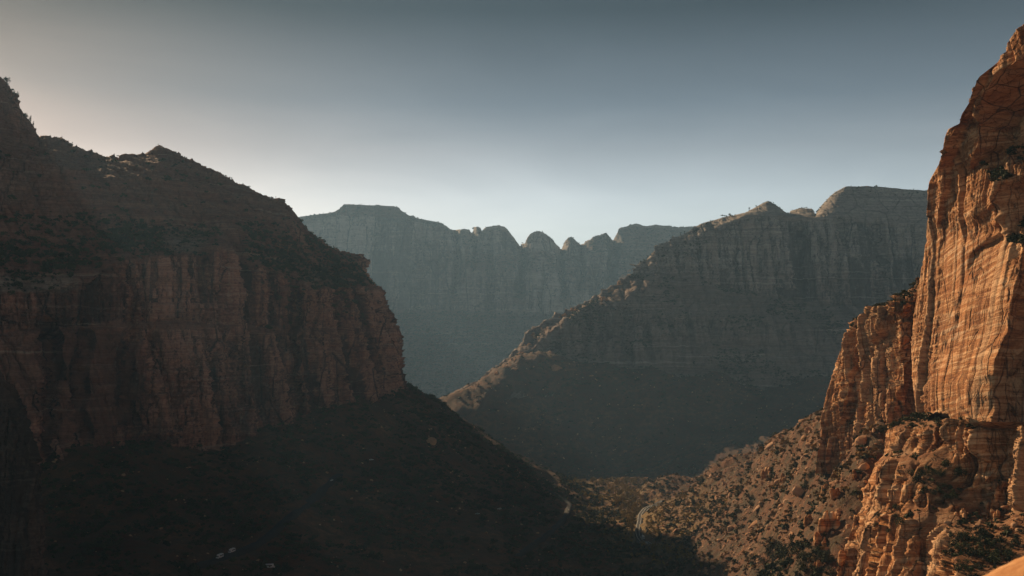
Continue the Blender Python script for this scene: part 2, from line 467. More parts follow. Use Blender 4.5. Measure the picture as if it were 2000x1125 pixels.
PANEL = [None]
def rough(P, ang, amp, block, seed=0, strata=1.0, bed=8.0, flute=0.5, lo=1.0, lo_size=60.0, cross=0.0, keep=None, smoothk=3, tilt=1.0, gains=(1.0, 0.55, 0.3), hcrack=0.15, floor=0.0, warp=1.0, fine=0.28, colw=0.6, edge=0, crest=0):
    """displace a sheet along its normals like jointed, bedded sandstone.
    amp: metres of the big joints; block: (width, height) of the big joint blocks; bed: metres per ledge"""
    Pb = blur(blur(P, smoothk, 0), smoothk, 1)
    n = facing(normals(Pb), Pb)
    steep = smooth(1-np.abs(n[..., 2]), 0.25, 0.65)
    st_ = np.maximum(steep, floor)
    a = P[..., 0]*math.cos(ang) + P[..., 1]*math.sin(ang)
    b = -P[..., 0]*math.sin(ang) + P[..., 1]*math.cos(ang)
    z = P[..., 2]
    bw, bh = block
    w1 = fbm(a/bw/2, b/bw/2, z/bh, 4, seed=seed); w2 = fbm(a/bw/2, b/bw/2, z/bh, 3, seed=seed+4)
    d = 0; panel = 0
    for k, (sc_, g) in enumerate(zip((1.0, 0.38, 0.15), gains)):
        aw = a + warp*w1*bw*0.16*sc_**0.6; zw = z + warp*w2*bh*0.10*sc_**0.6
        r, t, ea, ez = bricks(aw, zw, bw*sc_, bh*sc_, seed+3*k, colw)
        panel = panel + (0.6, 0.3, 0.1)[k]*r
        wd = bw*sc_*0.05
        d = d + g*((r-0.5)*1.5 + tilt*t - 0.9*np.exp(-ea/wd) - hcrack*np.exp(-ez/wd))
    r, t, e = blocks((a+w1*bw*0.3)/(bw*0.5), (z+w2*bw*0.3)/(bw*0.9), seed+5)
    d = d + 0.4*gains[1]*((r-0.5)*1.5 + t*1.5 - 0.5*np.exp(-e*11))
    r, t, e = blocks((a+w2*bw*0.1)/(bw*0.17), (z+w1*bw*0.1)/(bw*0.26), seed+6)
    d = d + 1.3*fine*gains[2]*((r-0.5)*1.6 + t*1.6)
    fl = fbm(a/bw*1.4, b/bw/3, z/bh/4, 4, seed=seed+2, ridged=True)
    d = d + flute*0.8*fl
    q = z/bed + fbm(z/bed*0.7, 0*z, a/bed/16, 2, seed=seed+9)*1.1 + 0.15*w1
    saw = q - np.floor(q)
    q2 = z/bed*3.7 + w2*0.6
    saw2 = q2 - np.floor(q2)
    d = d - strata*(0.6*saw + 0.2*saw2)
    d = d*st_
    if cross:
        sel = smooth(fbm(a/70, b/70, z/26, 2, seed=seed+12), -0.1, 0.1)
        c1 = (z + 0.30*a + 1.2*w1)/2.3; c2 = (z + 0.17*a + 1.0*w2)/1.9
        s1 = c1-np.floor(c1); s2 = c2-np.floor(c2)
        v1 = vnoise(np.floor(c1)*0.71, a/25, 0*a); v2 = vnoise(np.floor(c2)*0.71, a/25, 0*a+3)
        d = d - cross*steep*(s1*v1*sel + s2*v2*(1-sel))
    f0 = fbm(a/lo_size, b/lo_size, z/lo_size, 4, seed=seed+6)
    f1 = fbm(a/bw*3, b/bw*3, z/bw*3, 4, 0.6, seed=seed+7)
    if keep is not None: d = d*keep
    d = d + lo*1.2*f0 + fine*f1*(0.5+0.5*steep)
    PANEL[0] = panel
    if crest: d = d*(0.12+0.88*smooth(np.arange(P.shape[0], dtype=float), 2, crest))[:, None]
    if edge: d = d*(0.25+0.75*smooth(np.arange(P.shape[1], dtype=float), 5, edge))[None]
    return P + n*(d*amp)[..., None], steep, n

# ================================================================== STRUCTURE
# ------------------------------------------------------------------ valley ground (heightfield through surveyed points)
CTRL = [
 # left slope: foot of the left cliffs
 (-250,1010,760),(-100,1000,790),(0,985,830),(90,950,860),(150,885,905),(300,868,980),(430,878,1045),(560,826,1125),(680,792,1225),(780,757,1425),
 (-200,860,1100),(0,850,1150),(300,780,1300),(600,740,1500),(760,735,1750),
 # its crest running down to the right
 (790,752,1445),(830,776,1480),(900,820,1510),(950,852,1540),(1000,887,1570),(1050,913,1600),(1100,936,1650),(1150,954,1660),
 (850,830,1900),(900,880,1900),(1000,925,1900),(700,800,2200),(400,800,2300),
 # slope below
 (400,985,900),(520,940,960),(650,930,1030),(750,880,1150),(850,850,1330),(900,940,1200),(1000,1000,1200),(1100,985,1380),(1180,985,1450),(1225,1008,1360),
 (0,1125,640),(-200,1125,600),(300,1125,690),(600,1125,770),(800,1100,860),(1000,1125,860),(1200,1100,950),(1310,1120,860),(1100,1050,1050),
 (-200,1400,420),(300,1400,440),(800,1400,500),(1200,1400,520),
 # valley floor
 (1262,1050,1080),(1265,1000,1330),(1215,962,1600),(1165,947,1800),(1185,938,1950),
 # right talus crest and face
 (1630,800,690),(1560,838,790),(1500,868,900),(1400,908,1100),(1300,928,1400),(1235,938,1720),
 (1400,1000,960),(1500,1000,760),(1400,1100,790),(1500,1120,640),(1600,1000,580),(1700,900,505),(1700,835,560),(1350,1000,1060),(1450,940,930),(1560,920,700),
 (1600,1110,470),(1690,1190,425),(1800,1260,370),(1950,1280,335),(2200,1280,300),(1800,1010,500),(1950,1010,470),(2200,1000,450),(1700,1500,260),(2100,1500,220),
 (1500,960,1350),(1400,970,1650),(1620,900,1300),(1800,880,900),(2000,860,700),
 # talus of the middle mountain
 (1100,770,2560),(1200,780,2520),(1300,790,2500),(1400,800,2490),(1600,800,2470),(1800,800,2440),(2100,800,2430),
 (1020,698,2450),(1080,690,2425),(1180,709,2390),(1280,721,2372),(1400,728,2358),(1600,734,2338),(1800,739,2310),(2100,739,2300),
 (1000,800,2218),(1100,800,2238),(1200,800,2235),(950,780,2220),(1000,742,2285),(1040,712,2345),(905,800,2205),(960,840,2160),(1050,850,2150),(1000,780,2235),(1080,780,2265),(1400,800,2225),(1600,790,2205),(1800,790,2180),(2100,780,2180),
 (1000,895,2060),(1100,930,2030),(1200,931,2040),(1300,928,2000),(1400,912,1960),(1600,850,1890),
 (960,728,2375),(920,758,2320),(885,775,2280),(850,784,2300),(900,830,2180),(830,800,2500),(870,800,2480),(930,775,2560),(990,740,2600),
 (1100,790,3000),(1500,790,3000),(1900,790,3000),(900,800,3000),(800,810,2800),(600,800,3000),(200,800,3000),(-200,800,2500),
]
C = np.array(CTRL, float)
def chart(X, Y):
    return np.stack([X/Y*1.9, np.log(Y)*1.25], -1)
Cw = at(C[:, 0], C[:, 1], C[:, 2])
Cq = chart(Cw[:, 0], Cw[:, 1]); Cs = Cw[:, 2]/Cw[:, 1]
def phi(r): return np.sqrt(r*r + 0.0006)
Kmat = phi(np.linalg.norm(Cq[:, None]-Cq[None], axis=-1)) - np.eye(len(C))*0.004
Amat = np.block([[Kmat, np.c_[np.ones(len(C)), Cq]], [np.c_[np.ones(len(C)), Cq].T, np.zeros((3, 3))]])
Wt = np.linalg.solve(Amat, np.r_[Cs, 0, 0, 0])
def ground_z(X, Y):
    q = chart(X, Y); sh = X.shape; q = q.reshape(-1, 2); out = np.zeros(len(q))
    for i in range(0, len(q), 20000):
        s = q[i:i+20000]
        out[i:i+20000] = phi(np.sqrt(((s[:, None]-Cq[None])**2).sum(-1))) @ Wt[:len(C)] + Wt[-3] + s @ Wt[-2:]
    return (out.reshape(sh))*Y
gnr, gnc = 470, 600
gl = np.linspace(math.log(170), math.log(3300), gnr)[::-1]
gp = np.linspace(-260, 2260, gnc)
gY = np.exp(gl)[:, None] + 0*gp[None]
gX = (gp[None]-1000)/FPX*gY
# coarse evaluation then fine noise
gZ = ground_z(gX, gY)
sc = np.clip(gY/900, 0.5, 2.2)
gul = fbm(gX/90, gY/90, gZ/60, 5, 0.5, seed=1, ridged=True)
gZ = gZ + np.clip(sc, 0.5, 1.3)*(4.0*gul + 1.6*fbm(gX/17, gY/17, gZ/17, 4, 0.55, seed=2)) - 2
rs_ = smooth(gX-150, -25, 25)*smooth(-gY, -1950, -1750)
gZ = gZ + rs_*(2.4*fbm(gX/11, gY/11, gZ/11, 4, 0.6, seed=71, ridged=True) + 1.3*fbm(gX/5, gY/5, gZ/5, 3, 0.6, seed=72))
ms_ = smooth(gY, 1900, 2050)
gZ = gZ + ms_*(5.0*fbm(gX/40, gY/40, gZ/40, 4, 0.6, seed=73, ridged=True) + 2.5*fbm(gX/16, gY/16, gZ/16, 3, 0.6, seed=74))
lump = np.maximum(fbm(gX/7/sc, gY/7/sc, gZ/7, 3, seed=3)-0.25, 0)
gZ = gZ + sc*2.2*lump
G = np.stack([gX, gY, gZ], -1)
gpx, gpy = proj(G)
# dry golden grass on the valley floor by the road
grass = smooth(-np.abs(gX-150+0.02*(gY-1100)), -75, -20)*smooth(gY, 850, 1000)*smooth(-gY, -2100, -1700)
grass = grass*smooth(fbm(gX/25, gY/25, gZ*0, 3, seed=8), -0.6, 0.5)
valley = sheet("valley_ground", G, M_GROUND, {"grass": grass*0.75})
splat(G, 2)

# wide ground sheet out to the horizon, below everything
me = mesh_np("ground", np.array([[-16000, -3000, -420], [16000, -3000, -420], [16000, 16000, -420], [-16000, 16000, -420]]), np.array([[0, 1, 2, 3]]), M_GROUND, attrs={"grass": np.zeros(4)})
tag(link(bpy.data.objects.new("ground", me)), kind='structure')

# ------------------------------------------------------------------ left mountain
LM = [
 [(-160,20,1150),(-60,90,1230),(0,150,1250),(18,168,1252),(40,215,1260),(75,263,1280),(92,262,1285),(105,268,1290),(120,266,1300),(140,284,1310),(180,295,1330),(205,306,1340),(240,306,1350),(285,299,1370),(310,287,1380),(340,297,1390),(385,318,1400),(430,343,1415),(450,354,1420),(475,360,1430),(520,388,1440),(530,391,1470),(545,388,1490),(560,397,1490),(585,426,1485),(600,450,1480),(640,478,1485),(665,490,1490),(700,503,1490)],
 [(-160,250,1110),(0,280,1130),(75,310,1150),(180,350,1180),(310,345,1240),(420,380,1290),(500,410,1330),(560,430,1370),(600,470,1420),(640,490,1450),(706,512,1486)],
 [(-160,400,1080),(0,420,1080),(150,430,1105),(280,445,1140),(400,455,1190),(420,440,1185),(470,450,1215),(540,480,1280),(600,515,1350),(650,540,1400),(715,532,1478)],
 [(-160,575,985),(0,572,985),(100,560,1000),(170,545,1012),(200,520,1022),(240,508,1040),(330,502,1062),(400,497,1085),(418,486,1085),(440,492,1105),(500,520,1150),(560,545,1200),(600,560,1230),(640,568,1275),(700,556,1370),(736,572,1466)],
 [(-160,645,972),(0,645,972),(200,626,1018),(400,632,1078),(560,640,1180),(680,640,1290),(722,636,1380),(766,640,1455)],
 [(-160,655,962),(0,655,962),(200,636,1008),(400,642,1068),(560,650,1170),(680,650,1280),(722,646,1370),(771,652,1452)],
 [(-160,1040,760),(0,1000,825),(90,960,855),(150,892,900),(300,874,972),(380,882,1010),(430,884,1038),(470,850,1068),(560,834,1118),(680,800,1218),(740,780,1320),(786,758,1438)],
 [(-160,1100,750),(0,1060,815),(150,950,890),(300,930,962),(430,940,1028),(560,890,1108),(680,850,1208),(790,800,1430)],
]
P = loft(LM, [60, 60, 62, 60, 6, 120, 16], 500, jag=3.2, wrap_right=22)
pxL, pyL = proj(P)
ANG_L = math.atan2(450, 350)
# deep joints in the lower wall, where the photograph shows dark clefts
Pn = facing(normals(blur(blur(P, 4, 0), 4, 1)), P)
cleft = np.zeros(P.shape[:2])
for cx, cw, dep, y0, y1 in ((95, 14, 26, 640, 960), (160, 10, 14, 640, 900), (255, 9, 16, 520, 860), (300, 7, 10, 640, 860), (418, 5, 9, 470, 860), (470, 8, 12, 480, 830), (577, 7, 26, 560, 830), (615, 5, 10, 570, 810), (700, 6, 14, 560, 790), (745, 5, 10, 600, 770), (655, 5, 8, 560, 800), (520, 6, 9, 400, 640)):
    wob = 6*np.sin(pyL/37.0+cx)+4*np.sin(pyL/13.0+cx*2)
    cleft += dep*np.exp(-((pxL-cx-wob)/cw)**2)*smooth(pyL, y0-25, y0+15)*smooth(-pyL, -y1-20, -y1)
# the big smooth tower standing out at 415,500-640
cleft -= 16*np.exp(-((pxL-412)/20)**2)*smooth(pyL, 470, 500)*smooth(-pyL, -640, -600)
P = P*(1+cleft/np.linalg.norm(P, axis=-1))[..., None]
P, steep, nn = rough(P, ANG_L, 8.0, (26, 85), seed=1, strata=0.9, bed=13, flute=0.35, lo_size=110, lo=0.4, floor=0.5, warp=0.6, fine=0.2, crest=6)
slope_soil = smooth(nn[..., 2], 0.35, 0.6)
pale = np.clip(0.4*smooth(-pyL, -470, -420)*smooth(pxL*-1, -430, -330) + 0.9*smooth(pyL, 520, 545)*smooth(-pyL, -580, -560)*smooth(-pxL, -190, -120)
     + 0.85*np.exp(-((pxL-360)/60)**2-((pyL-475)/28)**2) + 0.7*np.exp(-((pxL-620)/60)**2-((pyL-545)/40)**2), 0, 1)
left_m = sheet("left_mountain", P, M_LEFT, {"steep": steep, "soil": slope_soil*0.4, "pale": pale})
LEFT = (P, steep, nn, proj(P)); splat(P, 2)

# unseen extension of the massif added left of the frame to shade the valley
LS = [[(-900,-420,1050),(-600,-250,1080),(-400,-130,1110),(-250,-40,1140),(-150,26,1160)],
      [(-900,100,960),(-600,180,1000),(-400,210,1040),(-250,235,1080),(-150,255,1116)],
      [(-900,500,880),(-600,540,900),(-400,560,930),(-250,572,960),(-150,577,990)],
      [(-900,1100,620),(-600,1090,660),(-400,1070,700),(-250,1050,740),(-150,1040,765)]]
P = loft(LS, [40, 40, 50], 120)
P, steep, nn = rough(P, ANG_L, 7.0, (24, 85), seed=9, bed=14, lo_size=110)
sheet("left_mountain_shade_extension", P, M_LEFT, {"steep": steep, "soil": smooth(nn[..., 2], 0.35, 0.6)*0.5, "pale": 0*steep})

# pinnacle wall close on the left, darkened in its colour for shade
NB = [
 [(-160,560,560),(-60,640,560),(-20,715,560),(0,730,558),(22,760,560),(40,785,565)],
 [(-160,700,545),(-40,760,545),(20,800,545),(45,795,555),(62,850,560)],
 [(-160,900,535),(-40,920,535),(30,930,540),(60,900,548),(78,940,555)],
 [(-160,1150,525),(-40,1150,525),(40,1150,530),(70,1150,540),(95,1150,545)],
 [(-160,1300,520),(-40,1300,520),(40,1300,525),(70,1300,535),(105,1300,540)],
]
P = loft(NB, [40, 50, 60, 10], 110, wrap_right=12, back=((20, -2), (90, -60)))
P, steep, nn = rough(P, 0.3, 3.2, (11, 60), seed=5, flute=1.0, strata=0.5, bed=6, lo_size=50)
sheet("near_left_pinnacle_wall", P, M_LEFT_SHADE, {"steep": steep, "soil": 0*steep, "pale": 0*steep})
splat(P, 2)

# ------------------------------------------------------------------ middle mountain
MM = [
 [(1252,514,2650),(1270,500,2660),(1285,482,2670),(1300,475,2680),(1340,456,2700),(1370,437,2720),(1410,425,2740),(1455,419,2760),(1470,408,2770),(1485,399,2780),(1500,391,2780),(1513,398,2780),(1522,404,2780),(1539,418,2770),(1548,410,2850),(1562,406,2850),(1585,407,2850),(1592,420,2790),(1603,403,2780),(1616,388,2780),(1632,374,2780),(1652,365,2780),(1690,363,2780),(1720,366,2770),(1815,373,2760),(1960,380,2740)],
 [(1252,518,2640),(1285,492,2645),(1340,468,2660),(1410,438,2670),(1455,423,2680),(1500,421,2685),(1537,424,2685),(1590,425,2680),(1640,422,2675),(1700,432,2665),(1815,440,2655),(1960,440,2645)],
 [(1248,524,2630),(1300,500,2627),(1370,480,2637),(1440,470,2644),(1560,476,2647),(1700,486,2637),(1815,490,2632),(1960,490,2622)],
 [(1240,530,2620),(1290,530,2605),(1360,540,2600),(1430,566,2600),(1480,576,2600),(1560,586,2595),(1700,602,2585),(1960,612,2575)],
 [(1195,562,2620),(1260,560,2545),(1360,576,2545),(1430,592,2545),(1560,606,2545),(1700,615,2545),(1960,621,2545)],
 [(1112,609,2580),(1140,596,2530),(1180,598,2505),(1200,606,2495),(1300,612,2485),(1400,618,2485),(1560,632,2485),(1800,634,2485),(1960,634,2485)],
 [(1048,640,2560),(1085,632,2500),(1180,645,2465),(1300,660,2450),(1400,665,2450),(1600,672,2450),(1800,675,2450),(1960,675,2450)],
 [(966,727,2392),(1010,702,2420),(1080,688,2450),(1180,706,2410),(1280,718,2392),(1400,725,2378),(1600,731,2358),(1800,736,2328),(1960,736,2320)],
 [(884,777,2272),(940,786,2212),(1000,778,2228),(1080,770,2262),(1180,772,2310),(1280,775,2330),(1400,780,2330),(1600,780,2320),(1800,780,2290),(1960,780,2280)],
]
P = loft(MM, [22, 30, 44, 18, 24, 22, 34, 8], 560, jag=0.8, wrap_left=60, back=((120, -15), (500, -300)))
pxM, pyM = proj(P)
# left rim turns away from us, so the low sun catches it
rim = 190*np.exp(-np.maximum(pxM-np.min(np.where(pxM > 0, pxM, 9e9), axis=1, keepdims=True), 0)/16.0)
P[..., 1] += 0
Pn = facing(normals(blur(blur(P, 4, 0), 4, 1)), P)
cl = np.zeros(P.shape[:2])
for cx, cw, dep, y0, y1 in ((1230, 6, 30, 605, 700), (1180, 5, 24, 600, 690), (1265, 5, 20, 640, 700), (1560, 7, 40, 450, 590), (1440, 5, 26, 480, 570), (1520, 4, 14, 470, 570), (1640, 9, 24, 430, 600), (1720, 9, 30, 440, 600), (1150, 4, 16, 600, 690), (1330, 5, 14, 640, 700)):
    wob = 3*np.sin(pyM/23.0+cx)
    cl += dep*np.exp(-((pxM-cx-wob)/cw)**2)*smooth(pyM, y0-15, y0+10)*smooth(-pyM, -y1-10, -y1)
P = P*(1+cl/np.linalg.norm(P, axis=-1))[..., None]
P, steep, nn = rough(P, 0.0, 13.0, (50, 130), seed=2, strata=1.0, bed=26, flute=0.4, lo_size=200, lo=0.35, floor=0.08+0.47*smooth(pyM, 422, 450), warp=0.6, fine=0.2, crest=6)
pale = np.clip(smooth(-pyM, -600, -480)*0.95, 0, 1)
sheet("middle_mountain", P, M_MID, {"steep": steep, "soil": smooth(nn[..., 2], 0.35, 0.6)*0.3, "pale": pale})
MID = (P, steep, nn, proj(P)); splat(P, 2)

# ------------------------------------------------------------------ far towers
FM = [
 [(480,430,6300),(560,427,6300),(584,423.5,6300),(610,420,6300),(637,416.6,6300),(654,413,6300),(665,406,6290),(671,398.5,6290),(706,400.5,6290),(767,402.5,6290),(779,405,6285),(783,411,6280),(798,422,6270),(828,429,6260),(863,435,6250),(872,441,6240),(880,448,6240),(886,449.5,6260),(897,447.5,6280),(909,447,6280),(918,450,6290),(921,456,6310),(924,452,6290),(926,444.5,6260),(933.5,442.5,6260),(939,444.5,6260),(941,450,6260),(946,443.5,6220),(952.5,440.3,6200),(973.5,440.3,6190),(985,443.5,6190),(991,449,6190),(1000.5,462,6200),(1012,475,6240),(1016,480,6320),(1019.5,474,6260),(1025,475,6220),(1030,464,6170),(1037,455.5,6150),(1044.5,451,6150),(1054,450,6150),(1065.5,456,6150),(1077,464,6160),(1081,470,6170),(1093.5,486.5,6270),(1098.5,489,6320),(1101,477,6200),(1109,467.5,6150),(1118.5,465,6150),(1126,470,6160),(1135.5,479,6260),(1138,481,6320),(1143,470,6290),(1153,467.5,6260),(1158.5,460.5,6250),(1174,456,6250),(1185,455,6250),(1189,462,6260),(1197,471.5,6380),(1202.5,462,6380),(1210,446,6350),(1225.5,442.5,6350),(1231,438,6350),(1244.5,438,6370),(1267.5,439.5,6400),(1344,443.5,6450),(1420,447,6450)],
 [(480,440,6260),(590,440,6260),(650,424,6260),(690,422,6250),(790,426,6230),(870,450,6200),(900,480,6180),(940,490,6160),(980,495,6140),(1018,500,6160),(1050,490,6110),(1095,506,6150),(1120,495,6110),(1136,500,6150),(1180,480,6150),(1200,495,6230),(1230,470,6270),(1290,470,6330),(1420,470,6350)],
 [(480,520,6180),(600,520,6180),(700,520,6140),(800,520,6110),(900,525,6080),(1000,530,6030),(1100,535,6000),(1200,545,6020),(1300,545,6100),(1420,545,6120)],
 [(480,600,6080),(600,600,6080),(700,605,6060),(800,610,6030),(900,610,6000),(1000,612,5930),(1100,615,5900),(1200,620,5900),(1420,620,5950)],
 [(480,660,5700),(600,660,5700),(800,665,5650),(1000,670,5550),(1200,680,5500),(1420,690,5500)],
 [(480,800,4700),(600,800,4700),(800,795,4700),(1000,790,4650),(1200,790,4600),(1420,790,4600)],
 [(480,880,4300),(600,880,4300),(800,880,4300),(1000,880,4300),(1200,880,4300),(1420,880,4300)],
]
P = loft(FM, [26, 60, 50, 26, 44, 6], 560, jag=2.3, jagx=(840, 900), back=((250, -40), (1200, -600)))
pxF, pyF = proj(P)
Pn = facing(normals(blur(blur(P, 4, 0), 4, 1)), P)
cl = np.zeros(P.shape[:2])
for cx, cw, dep, y0, y1 in ((1018, 6, 260, 440, 560), (1096, 6, 260, 450, 560), (1136, 5, 180, 460, 540), (1195, 6, 260, 450, 560), (892, 6, 140, 440, 560), (925, 4, 100, 440, 500), (960, 6, 70, 480, 600), (1060, 6, 80, 520, 610), (820, 7, 60, 440, 600), (740, 8, 50, 430, 600), (1160, 8, 90, 520, 610)):
    wob = 3*np.sin(pyF/19.0+cx)
    cl += dep*np.exp(-((pxF-cx-wob)/cw)**2)*smooth(pyF, y0-20, y0+10)*smooth(-pyF, -y1-30, -y1)
P = P*(1+cl/np.linalg.norm(P, axis=-1))[..., None]
P, steep, nn = rough(P, 0.0, 17.0, (150, 400), seed=3, strata=0.8, bed=60, flute=0.5, lo_size=450, lo=0.25, floor=0.4, warp=0.7, crest=6)
cap = smooth(-pyF, -424, -419)*smooth(pxF, 600, 640)*smooth(-pxF, -815, -790)
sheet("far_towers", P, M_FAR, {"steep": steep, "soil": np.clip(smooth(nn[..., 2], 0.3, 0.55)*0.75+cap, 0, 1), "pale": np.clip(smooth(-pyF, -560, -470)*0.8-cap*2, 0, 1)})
FAR = (P, steep, nn, proj(P)); splat(P, 2)

# ------------------------------------------------------------------ right wall: lit faces look left, shaded faces look at us
def poly_mask(polys, x0, x1, y0, y1, step, soft):
    xs = np.arange(x0, x1, step); ys = np.arange(y0, y1, step)
    XX, YY = np.meshgrid(xs, ys); m = np.zeros(XX.shape)
    for pl in polys:
        val = 1.0
        if isinstance(pl[0], (int, float)): val, pl = pl[0], pl[1]
        ins = np.zeros(XX.shape, bool); n = len(pl)
        for i in range(n):
            (xa, ya), (xb, yb) = pl[i], pl[(i+1) % n]
            if ya == yb: continue
            c = ((ya > YY) != (yb > YY)) & (XX < (xb-xa)*(YY-ya)/(yb-ya)+xa)
            ins ^= c
        m = np.maximum(m, ins*val)
    for _ in range(2): m = blur(blur(m, soft, 0), soft, 1)
    def sample(px, py):
        fx = np.clip((px-x0)/step, 0, len(xs)-1.001); fy = np.clip((py-y0)/step, 0, len(ys)-1.001)
        i = fx.astype(int); j = fy.astype(int); a = fx-i; b = fy-j
        return m[j, i]*(1-a)*(1-b)+m[j, i+1]*a*(1-b)+m[j+1, i]*(1-a)*b+m[j+1, i+1]*a*b
    return sample
def relax(gx, gy, lam):
    """surface whose steps along rows are gx and down columns gy, in the least-squares sense"""
    nr, nc = gx.shape[0], gy.shape[1]
    r = np.zeros((nr, nc)); r[:, 1:] += gx; r[:, :-1] -= gx; r[1:] += lam*gy; r[:-1] -= lam*gy
    E = np.concatenate([r, r[:, ::-1]], 1); E = np.concatenate([E, E[::-1]], 0)
    ey = 2-2*np.cos(2*np.pi*np.arange(2*nr)/(2*nr)); ex = 2-2*np.cos(2*np.pi*np.arange(2*nc)/(2*nc))
    den = lam*ey[:, None]+ex[None]; den[0, 0] = 1
    Fq = np.fft.fft2(E)/den; Fq[0, 0] = 0
    return np.real(np.fft.ifft2(Fq))[:nr, :nc]
def wall(edge, depth, y0, y1, nr, nc, darks, xr=2320, vis=2030, frac=0.8, kd=0.02, seed=0, soft=1, terr=None, maskf=None, under=None, lean=None, lam=0.12, vert=1.0, tuck=0.0, pin=1.0):
    """edge: left outline (px by py); depth: distance at that outline. Along each row the wall runs towards us
    where it is lit from the left and across our view where it is dark."""
    e = np.array(edge, float); d = np.array(depth, float)
    py = np.linspace(y0, y1, nr)[:, None]
    L = np.interp(py[:, 0], e[:, 1], e[:, 0])[:, None]; D0 = np.interp(py[:, 0], d[:, 0], d[:, 1])[:, None]
    t = np.linspace(0, 1, nc)[None]
    V = np.maximum(L+40, vis)
    px = np.where(t < frac, L + (V-L)*t/frac, V + (xr+np.maximum(L-1950, 0)-V)*(t-frac)/(1-frac))
    mask = maskf or poly_mask(darks, 1560, 2400, int(y0)-10, int(y1)+10, 2, soft)
    pw = px + 6*fbm(px/30, py/30+0*px, 0*px, 4, seed=seed+31); qw = py + 6*fbm(px/30, py/30+0*px, 0*px+9, 4, seed=seed+33)
    dk = mask(pw, qw)
    D = np.zeros(px.shape); D[:, 0] = D0[:, 0]
    for j in range(1, nc):
        dp = px[:, j]-px[:, j-1]
        k = D[:, j-1]/(px[:, j]-1000)
        D[:, j] = D[:, j-1] - dp*k*(1.04 - dk[:, j]*(1.04-kd))
    gx = np.diff(D, axis=1)
    mean_rate = gx.sum()/np.diff(px, axis=1).sum()
    gy = np.diff(D0, axis=0) + mean_rate*np.diff(px - L[..., :1]*0, axis=0)*vert
    D = relax(gx, gy, lam) + D.mean()
    D = D + pin*blur(blur(D0-D[:, :1], 22, 0), 22, 0)*np.exp(-(px-L)/45.0) + tuck*np.maximum(px-1765, 0)
    if terr is not None:
        tt = np.array(terr, float)
        D = D + np.interp(py + 30*fbm(px/45, py/90+0*px, 0*px, 3, seed=seed+51), tt[:, 0], tt[:, 1])
    if lean is not None: D = D - lean[2]*smooth(px, lean[0]-25, lean[0]+25)*np.maximum(py-lean[1], 0)
    if under is not None:
        ue = np.array(under, float); foot = np.interp(px, ue[:, 0], ue[:, 1]) + 9*fbm(px/14, 0*px, 0*px, 3, seed=seed+61)
        D = D + 1.3*np.maximum(py-foot, 0)
    P = at(px, py + 0*px, D)
    # turn the far end round behind
    out = []
    for k in range(1, 9):
        q = P[:, 0].copy(); q[:, 1] += 9*k**1.3; q[:, 0] += 1.2*k**1.3*(0.5+0.12*k) + 0.46*9*k**1.3*0.9
        out.append(q[:, None])
    P = np.concatenate(out[::-1]+[P], 1)
    z = np.zeros((nr, 8))
    return P, np.concatenate([z, dk], 1), np.concatenate([z+L, px], 1), py + np.zeros(P.shape[:2])

EDGE = [(2260,-260),(2160,-140),(2075,-40),(2020,18),(2000,45),(1985,62),(1967,84),(1966,100),(1955,112),(1948,122),(1912,150),(1900,175),(1893,200),(1880,222),(1874,242),(1852,252),(1846,268),(1842,292),(1834,320),(1820,345),(1816,362),(1812,420),(1809,470),(1800,520),(1793,570),(1785,620),(1780,680),(1781,720),(1784,760),(1788,800),(1790,860),(1792,930),(1795,1000)]
DEP = [(-260,350),(45,404),(150,425),(250,446),(400,452),(600,450),(760,448),(860,446),(1000,440)]
DARK = [
 [(1905,150),(1945,118),(1950,122),(1925,165),(1908,200),(1890,240),(1874,290),(1850,325),(1830,345),(1838,300),(1870,222)],
 [(1860,250),(1880,255),(1872,300),(1852,380),(1838,440),(1832,470),(1829,440),(1838,380),(1848,310)],
 [(1935,150),(1975,130),(2010,110),(2030,200),(1998,225),(1985,270),(1960,300),(1930,310),(1905,330),(1893,320),(1906,270),(1912,240),(1915,200)],
 [(0.7,[(1996,250),(2030,240),(2030,330),(1985,330),(1975,300)])],
 [(0.7,[(1920,330),(1940,300),(1950,310),(1935,350)])],
 [(1935,380),(1960,345),(2040,335),(2040,440),(1990,440),(1945,440),(1938,410)],
 [(0.8,[(1903,430),(1915,405),(1935,405),(1930,425)])],
 [(1890,500),(1905,480),(1930,462),(1960,455),(1985,452),(1985,462),(1950,464),(1925,480),(1905,490),(1893,540)],
 [(1.5,[(1996,470),(2040,470),(2040,900),(1960,930),(1945,880),(1940,790),(1945,700),(1962,660),(1975,610),(1985,560),(1993,520)])],
 [(0.45,[(1880,745),(1940,730),(1945,830),(1915,830),(1895,800)])],
 [(1836,470),(1842,470),(1834,600),(1829,720),(1824,720),(1829,600)],
 [(1862,300),(1868,300),(1850,420),(1842,470),(1838,470),(1846,400)],
 [(0.6,[(1795,470),(1803,470),(1796,560),(1788,640),(1780,640)])],
]
DARKP = [p[0] if len(p) == 1 else p for p in DARK]
P, dk, wpx, wpy = wall(EDGE, DEP, -260, 905, 610, 330, DARKP, seed=1, pin=0.0, lam=0.02, under=[(1700,830),(1790,830),(1815,815),(1832,805),(1850,812),(1880,832),(1905,838),(1945,828),(1975,860),(2000,850),(2300,850)])
